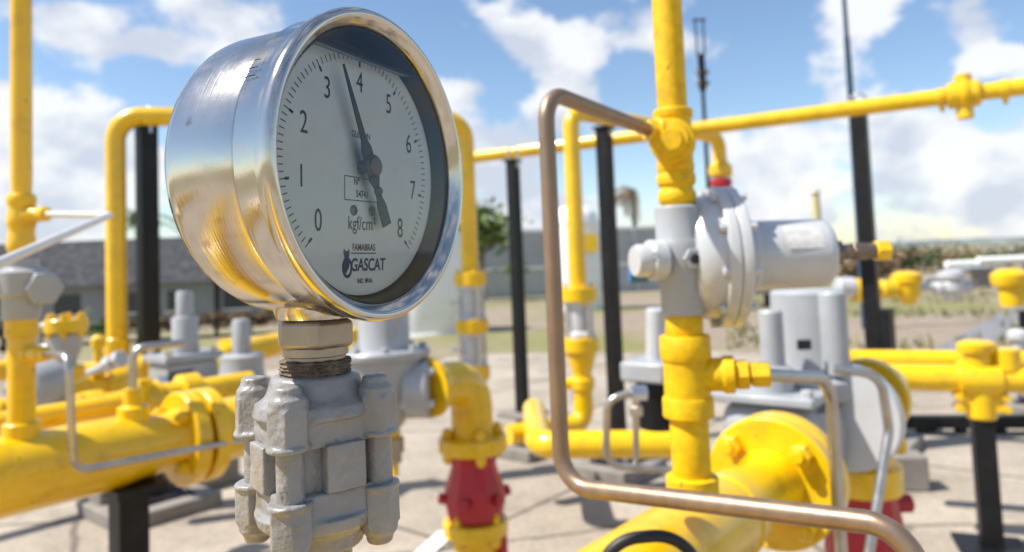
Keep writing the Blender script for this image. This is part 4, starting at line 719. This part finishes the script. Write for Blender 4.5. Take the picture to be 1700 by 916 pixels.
q = W(1690, 555, 2.6); t = thing('lamp_fitting', 'small white fitting beside the right edge above yellow pipes', 'fitting', q-UP*.05); b = B(); lathe(b, q-UP*.05, UP, [(0, 0), (.02, 0), (.02, .03), (.035, .035), (.035, .055), (.02, .07), (0, .07)], 24); obj('cap', b, SILV, t); b = B(); rod(b, q-UP*.14, q-UP*.045, .014); obj('stem', b, YEL, t)
# dark hose at the bottom
k = W(1092, 912, .50); b = B()
tube(b, [k+Vector((-.06, .0, -.05)), k+Vector((-.03, 0, .008)), k+Vector((.015, .0, .010)), k+Vector((.05, .005, -.05))], .0042, .03, 16)
obj('hose', b, DARK, loc=k, label='black hose arching over the lower right main pipe', cat='hose')
# flat steel bar on the right ground, painted line on the concrete
b = B(); p = on_ground(690, 930, .008); e = on_ground(745, 880, .008); sd = Vector((1, .1, 0))*.03
b.faces.new([b.verts.new(v) for v in (p-sd, p+sd, e+sd, e-sd)]); obj('painted_line', b, WHT, kind='structure', sharp=0)
b = B(); p = W(1030, 905, 1.6); e = W(1085, 852, 1.9); rod(b, p, e, .012); obj('conduit', b, TUBE, loc=p, label='slanting grey conduit behind the lower right main pipe', cat='conduit')
# ------------------------------------------------------------------ the pressure gauge
gC = Vector((-.0400, .2311, .0328+H)); yaw, ptc, rol = R(63.4), R(-.6), R(-.5)
gn = Vector((math.sin(yaw)*math.cos(ptc), -math.cos(yaw)*math.cos(ptc), math.sin(ptc))); h0 = Vector((math.cos(yaw), math.sin(yaw), 0)); v0 = gn.cross(h0)
gh = h0*math.cos(rol)+v0*math.sin(rol); gv = -h0*math.sin(rol)+v0*math.cos(rol)
GM = Matrix(((gh.x, gv.x, gn.x, gC.x), (gh.y, gv.y, gn.y, gC.y), (gh.z, gv.z, gn.z, gC.z), (0, 0, 0, 1)))
G = bpy.data.objects.new('pressure_gauge', None); C.objects.link(G); G.matrix_world = GM; G.empty_display_size = .05
G['label'] = 'polished round pressure gauge with white dial on the grey valve'; G['category'] = 'gauge'
ZA = Vector((0, 0, 1)); O0 = Vector((0, 0, 0)); BASE[G] = Vector((0, 0, 0))
def gl(prof, seg=128): return lathe(B(), O0, ZA, prof, seg)
obj('case', gl([(0, -.0485), (.036, -.0485), (.042, -.0479), (.0455, -.0460), (.0467, -.0430), (.0470, -.0405), (.0472, -.0172), (.0468, -.0164), (.0458, -.0160), (.0458, -.0150)]), CHRB, G, sharp=50)
bz = obj('bezel', gl([(.0460, -.0152), (.0482, -.0152), (.0486, -.0146), (.0487, -.0070), (.0490, -.0062), (.0497, -.0045), (.0500, -.0030), (.0499, -.0014), (.0492, -.0003), (.0482, .0002), (.0474, .0000), (.0466, -.0006), (.0456, -.0018), (.0449, -.0024), (.0444, -.0034), (.0444, -.0042)]), CHR, G, sharp=60)
obj('gasket', gl([(.0444, -.0040), (.0436, -.0041), (.0430, -.0050), (.0426, -.0105), (.0426, -.0150), (0, -.0150)], 96), DARK, bz, sharp=40)
ZD = -.0098
def dpix(px, py, z=ZD):                                             # a photo pixel on the dial plane, in dial coordinates
    dr = rt*((px-PPX)/F) - up*((py-PPY)/F) + fw; tt = ((gC+gn*z-EYE).dot(gn))/dr.dot(gn); q = EYE+dr*tt-gC; return q.dot(gh), q.dot(gv)
VL = .0355
b = B(); rd_ = .0416; vsl = []
for i in range(160):
    a = 2*math.pi*i/160; x_, y_ = rd_*math.cos(a), rd_*math.sin(a); vsl.append(b.verts.new((x_, min(y_, VL), ZD)))
b.faces.new(vsl); r_ = bmesh.ops.extrude_face_region(b, geom=list(b.faces)); bmesh.ops.translate(b, verts=[v for v in r_['geom'] if isinstance(v, bmesh.types.BMVert)], vec=(0, 0, -.0008))
bmesh.ops.remove_doubles(b, verts=b.verts, dist=1e-6)
dial = obj('dial', b, DIALM, G, sharp=30)
def strip(bm, x0, y0, x1, y1, wd, z):
    d = Vector((x1-x0, y1-y0, 0)); s = Vector((-d.y, d.x, 0)).normalized()*wd/2
    bm.faces.new([bm.verts.new(v) for v in (Vector((x0, y0, z))-s, Vector((x1, y1, z))-s, Vector((x1, y1, z))+s, Vector((x0, y0, z))+s)])
b = B(); ZT = ZD+.00012
for i in range(81):
    a = R(-135+270*i/80); sx, sy = math.sin(a), math.cos(a); mj = i % 10 == 0; half = i % 5 == 0
    r0, r1 = (.0334, .0374) if mj else (.0352, .0374)
    if sy > .5: r1 = min(r1, (VL-.0001)/sy); r0 = min(r0, r1-.0002)
    if mj: strip(b, sx*r0, sy*r0, sx*.0352, sy*.0352, .00085, ZT)
    rs_ = min(max(r0, .0352), r1-.0002); strip(b, sx*rs_, sy*rs_, sx*r1, sy*r1, .00032, ZT)
obj('scale_marks', b, INK, dial, sharp=0)
def text(s, x, y, size, name, m=INK, sx=.72, par=None, z=ZT, bold=0., shear=0.):
    cu = bpy.data.curves.new('lettering', 'FONT'); cu.body = s; cu.size = size; cu.align_x = 'CENTER'; cu.align_y = 'CENTER'; cu.offset = bold; cu.shear = shear
    o = bpy.data.objects.new('lettering', cu); C.objects.link(o); bpy.context.view_layer.update()
    me = bpy.data.meshes.new_from_object(o.evaluated_get(bpy.context.evaluated_depsgraph_get())); bpy.data.objects.remove(o); bpy.data.curves.remove(cu)
    me.transform(Matrix.Translation((x, y, z)) @ Matrix.Diagonal((sx, 1, 1, 1))); me.materials.clear(); me.materials.append(m)
    q = bpy.data.objects.new(name, me); C.objects.link(q); q.parent = par or dial; return q
for k, (px, py) in {0: (528, 367), 1: (500, 293), 2: (504, 204), 3: (543, 147), 4: (597, 138), 5: (645, 174), 6: (678, 240), 7: (685, 317), 8: (664, 380)}.items():
    x_, y_ = dpix(px, py); text(str(k), x_, y_, .0098, 'numeral')
x_, y_ = dpix(601, 372); text('kgf/cm²', x_, y_, .0062, 'unit_lettering', sx=.78)
x_, y_ = dpix(604, 411); text('FAMABRAS', x_, y_, .0031, 'maker_lettering', sx=.78, bold=.00006); b = B(); strip(b, x_-.0066, y_-.0018, x_+.0064, y_-.0018, .00035, ZT); obj('underline', b, INK, dial, sharp=0)
x_, y_ = dpix(611, 440); text('GASCAT', x_, y_, .0057, 'brand_lettering', INKB, sx=.82, bold=.00012, shear=.12)
x_, y_ = dpix(606, 466); text('IND. BRAS.', x_, y_, .0021, 'origin_lettering', sx=.8, bold=.00003)
x_, y_ = dpix(599, 225); text('GLICERIN', x_, y_, .0030, 'filling_lettering', sx=.75)
x_, y_ = dpix(592, 302); text('Nº', x_, y_, .0030, 'serial_lettering', sx=.8, bold=.00006); x_, y_ = dpix(601, 323); text('54741', x_, y_, .0032, 'serial_number', sx=.8, bold=.00008)
b = B(); c4 = [dpix(572, 291), dpix(629, 301), dpix(629, 336), dpix(572, 331)]
for i in range(4): strip(b, *c4[i], *c4[(i+1) % 4], .0003, ZT)
obj('serial_frame', b, INK, dial, sharp=0)
x_, y_ = dpix(576, 440); b = B()                                     # the little blue emblem beside the brand
for i in range(28):
    a0, a1 = 6.283*i/28, 6.283*(i+1)/28; ro, ri = .0029, .0019 + (.0 if i % 28 < 26 else 0)
    cy = y_-.0008
    b.faces.new([b.verts.new(v) for v in ((x_+ro*.85*math.cos(a0), cy+ro*1.15*math.sin(a0), ZT), (x_+ro*.85*math.cos(a1), cy+ro*1.15*math.sin(a1), ZT), (x_+ri*.85*math.cos(a1), cy+ri*1.2*math.sin(a1), ZT), (x_+ri*.85*math.cos(a0), cy+ri*1.2*math.sin(a0), ZT))])
def poly(pts): b.faces.new([b.verts.new((x_+p*.001, y_+q*.001, ZT+.00004)) for p, q in pts])
poly([(-2.2, .6), (-1.6, 1.8), (.2, 2.4), (1.2, 1.4), (.9, -.6), (-.6, -2.6), (-1.8, -2.4), (-2.3, -1)]); poly([(-1.2, 2.2), (-1.7, 3.8), (-1.5, 5.4), (-.8, 4.5), (.3, 4.5), (1.0, 5.3), (1.2, 3.8), (.7, 2.2)])
obj('emblem', b, INKB, dial, sharp=0)
for px, py in ((587, 349), (617, 350)):
    x_, y_ = dpix(px, py); q = Vector((x_, y_, ZD)); b = B(); lathe(b, q, ZA, [(0, .0006), (.0012, .0006), (.0017, .0003), (.0017, -.0002)], 24); s = obj('dial_screw', b, SCR, dial)
    b = B(); strip(b, x_-.0013, y_-.0009, x_+.0013, y_+.0009, .0005, ZD+.0007); obj('slot', b, INK, s, sharp=0) if False else b.free()
# pointer
ZP = ZD+.0038; tx, ty = dpix(569, 106, ZP); hx, hy = dpix(608, 277, ZP); ang = math.atan2(-(tx-0), ty); pr = math.hypot(tx, ty)
b = B()
def pv(s, r): 
    d = Vector((tx, ty, 0)).normalized(); n_ = Vector((-d.y, d.x, 0)); return d*r+n_*s
for o_, up_ in ((-.0004, False), (.0, True)): pass
out_ = [(-.00028, pr), (-.0008, .022), (-.0013, .009), (-.0026, .006), (-.0027, -.004), (-.0011, -.0075), (-.0013, -.011), (-.0022, -.0135), (-.0023, -.0205), (.0023, -.0205), (.0022, -.0135), (.0013, -.011), (.0011, -.0075), (.0027, -.004), (.0026, .006), (.0013, .009), (.0008, .022), (.00028, pr)]
f = b.faces.new([b.verts.new(pv(s, r)+Vector((0, 0, ZP))) for s, r in out_]); r_ = bmesh.ops.extrude_face_region(b, geom=[f]); bmesh.ops.translate(b, verts=[v for v in r_['geom'] if isinstance(v, bmesh.types.BMVert)], vec=(0, 0, .0006))
pt = obj('pointer', b, POINT, G, sharp=30)
b = gl([(0, ZD), (.0022, ZD), (.0022, ZP), (.0038, ZP+.0007), (.0038, ZP+.0018), (.0030, ZP+.0026), (.0012, ZP+.0028), (0, ZP+.0028)], 32); obj('hub', b, HUBM, pt)
b = lathe(B(), pv(0, -.0085)+Vector((0, 0, ZP)), ZA, [(0, .0016), (.0011, .0016), (.0016, .0010), (.0016, .0)], 20); obj('rivet', b, HUBM, pt)
# glycerine surface seen through the window, meniscus line on the glass
b = B(); yf = .0344; xf = math.sqrt(.0434**2-yf**2)*.985; yb = VL; xb = math.sqrt(rd_**2-VL**2); NS = 20
for i in range(NS+1):
    s = i/NS*2-1; b.verts.new((s*xf, yf+.0004*s*s, -.0044)); b.verts.new((s*xb*1.02, yb, ZD+.0003))
b.verts.ensure_lookup_table()
for i in range(NS): b.faces.new((b.verts[2*i], b.verts[2*i+2], b.verts[2*i+3], b.verts[2*i+1]))
lq = obj('fill_liquid', b, LIQ, G, sharp=60)
b = tube(B(), [(-xf, yf+.0003, -.0043), (0, yf, -.0043), (xf, yf+.0003, -.0043)], .0005, .01, 8); obj('meniscus', b, POINT, lq)
b = B(); lathe(b, Vector((0, 0, -.0037)), ZA, [(.0442, -.0004), (.0442, 0), (0, 0)], 96); wo = obj('window', b, GLASS, G, sharp=0)
for p_ in wo.data.polygons:
    if abs(p_.normal.z) > .5 and p_.normal.z < 0: p_.flip()
b = gl([(.0464, -.0166), (.0471, -.0160), (.0471, -.0152), (.0464, -.0147)]); obj('seam', b, mat('seam_grime', (.06, .045, .03), .7, var=.5, vscale=150), G)
# arrow mark and stain at the joint on the case
b = B()
for i in range(7):
    a = R(147+i*1.2); rr = .04735
    if i in (0, 3, 6): 
        for z0_, z1_ in ((-.0142, -.0118),): b.faces.new([b.verts.new((.0489*math.cos(a+k*R(.55)), .0489*math.sin(a+k*R(.55)), z)) for k, z in ((0, z0_-.0004*i), (1, z0_-.0004*i), (1, z1_+.0002*i), (0, z1_+.0002*i))])
obj('arrow_mark', b, INK, bz, sharp=0)
# stem: socket, hex and neck down into the valve
DS = .0300
b = B(); lathe(b, Vector((0, -.0440, -DS)), Vector((0, -1, 0)), [(0, -.004), (.0145, -.004), (.0138, .0015), (.0128, .0042), (.0122, .0052), (0, .0052)], 48); obj('socket', b, CHR, G, sharp=40)
b = B(); hexa(b, Vector((0, -.0493, -DS)), Vector((0, -1, 0)), .0133, .0096, R(12)); obj('hex_nut', b, FITTING, G, sharp=30, bevel=.0006)
b = B(); lathe(b, Vector((0, -.0586, -DS)), Vector((0, -1, 0)), [(0, 0), (.0108, 0), (.0108, .0026), (.0100, .003), (.0100, .0046), (0, .0046)], 40); obj('neck', b, FITTING, G, sharp=30)
b = B(); prof = [(0, 0), (.0104, 0)]
for i in range(9): prof += [(.0112 if i % 2 else .0118, .0004+i*.0006)]
prof += [(.0128, .0060), (0, .0062)]
lathe(b, Vector((0, -.0626, -DS)), Vector((0, -1, 0)), prof, 40)
for v in b.verts: v.co += Vector((mnoise.noise(v.co*900), mnoise.noise(v.co*900+Vector((5, 0, 0))), mnoise.noise(v.co*900+Vector((0, 9, 0)))))*.0005
obj('thread', b, RUST, G, sharp=50)
# ------------------------------------------------------------------ the three piece valve that carries the gauge
vt = GM @ Vector((0, -.0682, -DS)); vx = Vector((math.cos(R(38)), math.sin(R(38)), 0)); vy = Vector((-vx.y, vx.x, 0))
ZV = vt.z
t = thing('ball_valve', 'thickly painted grey four bolt valve under the pressure gauge', 'valve', atz(vt, ZV-.075))
tx_ = bpy.data.textures.new('lumps', 'CLOUDS'); tx_.noise_scale = .007
def lumpy(o, amt=.0006, vox=.00048, it=4):                          # brushed on thick paint: edges rounded, surface uneven
    e = o.modifiers.new('remesh', 'REMESH'); e.mode = 'VOXEL'; e.voxel_size = vox; e.use_smooth_shade = True
    e = o.modifiers.new('smooth', 'SMOOTH'); e.factor = .5; e.iterations = it
    e = o.modifiers.new('disp', 'DISPLACE'); e.texture = tx_; e.strength = amt; e.mid_level = .5; e.texture_coords = 'GLOBAL'
def rbox(bm, cen, sx, sy, sz): return box(bm, cen, vx, vy, sx, sy, sz)
def vp(x, y, z): return Vector((vt.x, vt.y, ZV))+vx*x+vy*y+UP*z
hs = .0149
zt_, zb_ = -.0140, -.0400                                           # mid heights of the two end caps
for nm, z, sg in (('end_cap', zt_, 1), ('end_cap', zb_, -1)):
    b = B(); rbox(b, vp(0, 0, z), .0355, .0355, .0125)
    lathe(b, vp(0, 0, z+sg*.002), UP*sg, [(0, 0), (.0205, 0), (.0195, .004), (.0165, .0062), (.0152, .0090), (.0145, .0118), (.0132, .0128), (0, .0130)], 48)
    lumpy(obj(nm, b, VALVEP, t, sharp=40), it=16)
b = B(); rbox(b, vp(0, 0, (zt_+zb_)/2), .0290, .0290, .025); lumpy(obj('body', b, VALVEP, t), it=10)
b = B(); rbox(b, vp(.0015, -.0158, (zt_+zb_)/2+.0005), .0130, .008, .0145); lumpy(obj('boss', b, VALVEP, t), it=7)
b = B(); rbox(b, vp(-.0158, .0015, (zt_+zb_)/2), .008, .0125, .0150); lumpy(obj('side_boss', b, VALVEP, t))
for i, j in ((-1, -1), (1, -1), (-1, 1), (1, 1)):
    q = lambda z: vp(i*hs, j*hs, z)
    b = B(); rod(b, q(zb_-.012), q(zt_+.012), .0043, 24, ch=.0008); bl = obj('tie_bolt', b, VALVEP, t)
    tl = .0007*random.uniform(-1, 1)
    for z, sg in ((zt_+.0045, 1), (zb_-.0045, -1)):
        b = B(); hexa(b, q(z-sg*.0095)+vx*tl, UP*sg, .0068, .0130, random.uniform(0, 1)); lathe(b, q(z+sg*.003)+vx*tl, UP*sg, [(0, 0), (.0060, 0), (.0058, .0025), (.0044, .0042), (.0042, .0058), (.0034, .0066), (0, .0068)], 24)
        lathe(b, q(z-sg*.0100)+vx*tl, UP*sg, [(0, 0), (.0064, 0), (.0070, .0006), (.0070, .0014), (.0064, .002), (0, .002)], 28)
        lumpy(obj('nut', b, VALVEP, bl, sharp=40))
b = B(); rod(b, vp(0, 0, zb_-.012), vp(0, 0, -.36), .0105, 32); obj('lower_nipple', b, VALVEP, t)

# unseen yellow pipes added below the frame for the gauge's gold reflections
for nm_, off, zz, rr_, lb in (('reflection_pipe', 0, H-.46, .17, 'thick yellow pipe added out of view straight below the gauge valve'), ('reflection_pipe', .42, H-.45, .075, 'thinner yellow pipe added out of view left of and below the gauge valve')):
    o_ = atz(vp(0, 0, 0), zz)+V*off; t = thing(nm_, lb, 'pipe', o_-U*1.5)
    b = B(); lathe(b, o_-U*1.5, U, [(0, 0), (rr_, 0), (rr_, 1.60), (rr_*.94, 1.66), (rr_*.75, 1.70), (rr_*.4, 1.715), (0, 1.72)], 56); obj('pipe', b, YEL, t)
    b = B(); lathe(b, o_-U*.4, U, [(rr_, 0), (rr_*1.02, .003), (rr_*1.02, .012), (rr_, .015)], 56); obj('weld_bead', b, YEL, t)

# distant plant on the right: pipe racks and small vessels
for i, (px, py, wpx, hpx, d, m_) in enumerate([(1600, 438, 60, 12, 26, WHT), (1668, 431, 90, 12, 24, WHT), (1570, 462, 70, 9, 20, GRY), (1660, 468, 60, 8, 19, GRY)]):
    p = W(px, py, d); wd = wpx/F*d; r_ = hpx/F*d/2; z0 = gz(p.x, p.y)
    t = thing('pipe_rack', ['pale distant pipe on trestles above the round white valve', 'long pale distant pipe on trestles at the right edge', 'grey distant pipe on trestles left of white valve', 'grey distant pipe on trestles under the long pale one'][i], 'pipe', atz(p, z0), 'distant pipes on trestles')
    b = B(); rod(b, p-RX*wd/2, p+RX*wd/2, r_); obj('pipe', b, m_, t)
    for k in (-.4, .1, .42):
        b = B(); post(b, p+RX*wd*k+Vector((0, .1, 0)), z0-.05, p.z-r_*.8, .12, RX); obj('trestle', b, GRY, t, sharp=0)
p = W(1622, 470, 17); z0 = gz(p.x, p.y); t = thing('grey_cabinet', 'grey standing cabinet in the field behind the white valve', 'cabinet', atz(p, z0))
b = B(); post(b, p, z0, ZZ(p, 446), .75, RX); obj('case', b, PADM, t, sharp=0); b = B(); post(b, p, ZZ(p, 446), ZZ(p, 446)+.05, .85, RX); obj('roof', b, GRY, t, sharp=0)

# further yellow lines at the far left and small fittings between them
for lab, a_, px1, r_ in (('low yellow pipe farthest left, running in behind the riser', W(-330, 655, 2.1), 60, .035), ('lowest yellow pipe at far left behind the main pipe', W(-420, 745, 2.2), 40, .03)):
    e_ = on_line(a_, U, px1); t = thing('branch_pipe', lab, 'pipe', a_); b = B(); rod(b, a_, e_, r_, 30); obj('pipe', b, YEL, t)
    b = B(); lathe(b, e_-U*.09, U, [(r_, 0), (r_*1.35, .004), (r_*1.35, .06), (r_, .064)]); obj('collar', b, YEL, t)
p = W(163, 585, 2.0); t = thing('small_valve', 'little yellow upright valve with knob left of inverted pipe', 'valve', atz(p, ZZ(p, 622))); b = B(); lathe(b, atz(p, ZZ(p, 622)), UP, [(0, 0), (.018, 0), (.018, .03), (.012, .035), (.012, .075), (0, .075)]); obj('body', b, YEL, t)
b = B(); lathe(b, atz(p, ZZ(p, 622))+UP*.07, UP, [(0, 0), (.010, 0), (.019, .008), (.019, .03), (.008, .04), (0, .04)], 20); obj('knob', b, YEL, t)
p = W(262, 640, 1.62); t = thing('union_fitting', 'dark and silver hose union in front of the left black post', 'fitting', p); b = B(); hexa(b, p, Vector((.9, .4, .1)), .021, .03); obj('nut', b, STEEL, t); b = B(); rod(b, p+Vector((.02, .01, .002)), p+Vector((.07, .03, .006)), .026, 24); obj('collar', b, BLK, t)

# low dark fence before the long building
fa, fb = W(-60, 560, 13.0), W(470, 556, 14.0); fl = fb-fa; fl.z = 0; Lf = fl.length; fl.normalize(); fn = UP.cross(fl); zf = ZZ((fa+fb)/2, 600)
t = thing('low_fence', 'low dark rail fence in front of the long building', 'fence', atz((fa+fb)/2, zf))
for py in (541, 566):
    z = ZZ((fa+fb)/2, py); b = B(); box(b, atz((fa+fb)/2, z), fl, fn, Lf, .05, .06); obj('rail', b, BLK, t, sharp=0)
for k in range(10):
    b = B(); post(b, atz(fa, 0)+fl*(Lf*k/9)+fn*.06, zf, ZZ((fa+fb)/2, 534), .06, fl); obj('post', b, BLK, t, sharp=0)

# slim far poles and a grey vessel in the middle distance
for i, (px, d, yt) in enumerate([(905, 30, 345), (1118, 34, 352), (1238, 40, 392)]):
    p = W(px, 430, d); z0 = gz(p.x, p.y); t = thing('lamp_pole', ['slim grey pole beyond the wall behind the tarnished tube', 'slim grey pole beyond the wall behind the near riser', 'short slim grey pole beyond the silver regulator'][i], 'pole', atz(p, z0)); b = B(); rod(b, atz(p, z0), atz(p, ZZ(p, yt)), .05, 10, .035); obj('pole', b, GRY, t)
    b = B(); rod(b, atz(p, ZZ(p, yt+2)), atz(p, ZZ(p, yt-1))+RX*.45, .03, 8); obj('arm', b, GRY, t)
p = W(1240, 500, 12.0); z0 = gz(p.x, p.y); t = thing('grey_vessel', 'squat grey vessel on legs far behind the silver regulator', 'tank', atz(p, z0)); zt = ZZ(p, 455); b = B(); lathe(b, atz(p, z0+.2), UP, [(0, 0), (.4, .02), (.45, .1), (.45, zt-z0-.35), (.38, zt-z0-.25), (.2, zt-z0-.2), (0, zt-z0-.2)], 32); obj('shell', b, GRY, t)
for k in range(3):
    a = k*2.09; b = B(); post(b, p+Vector((math.cos(a)*.34, math.sin(a)*.34, 0)), z0-.05, z0+.25, .08, RX); obj('leg', b, BLK, t, sharp=0)
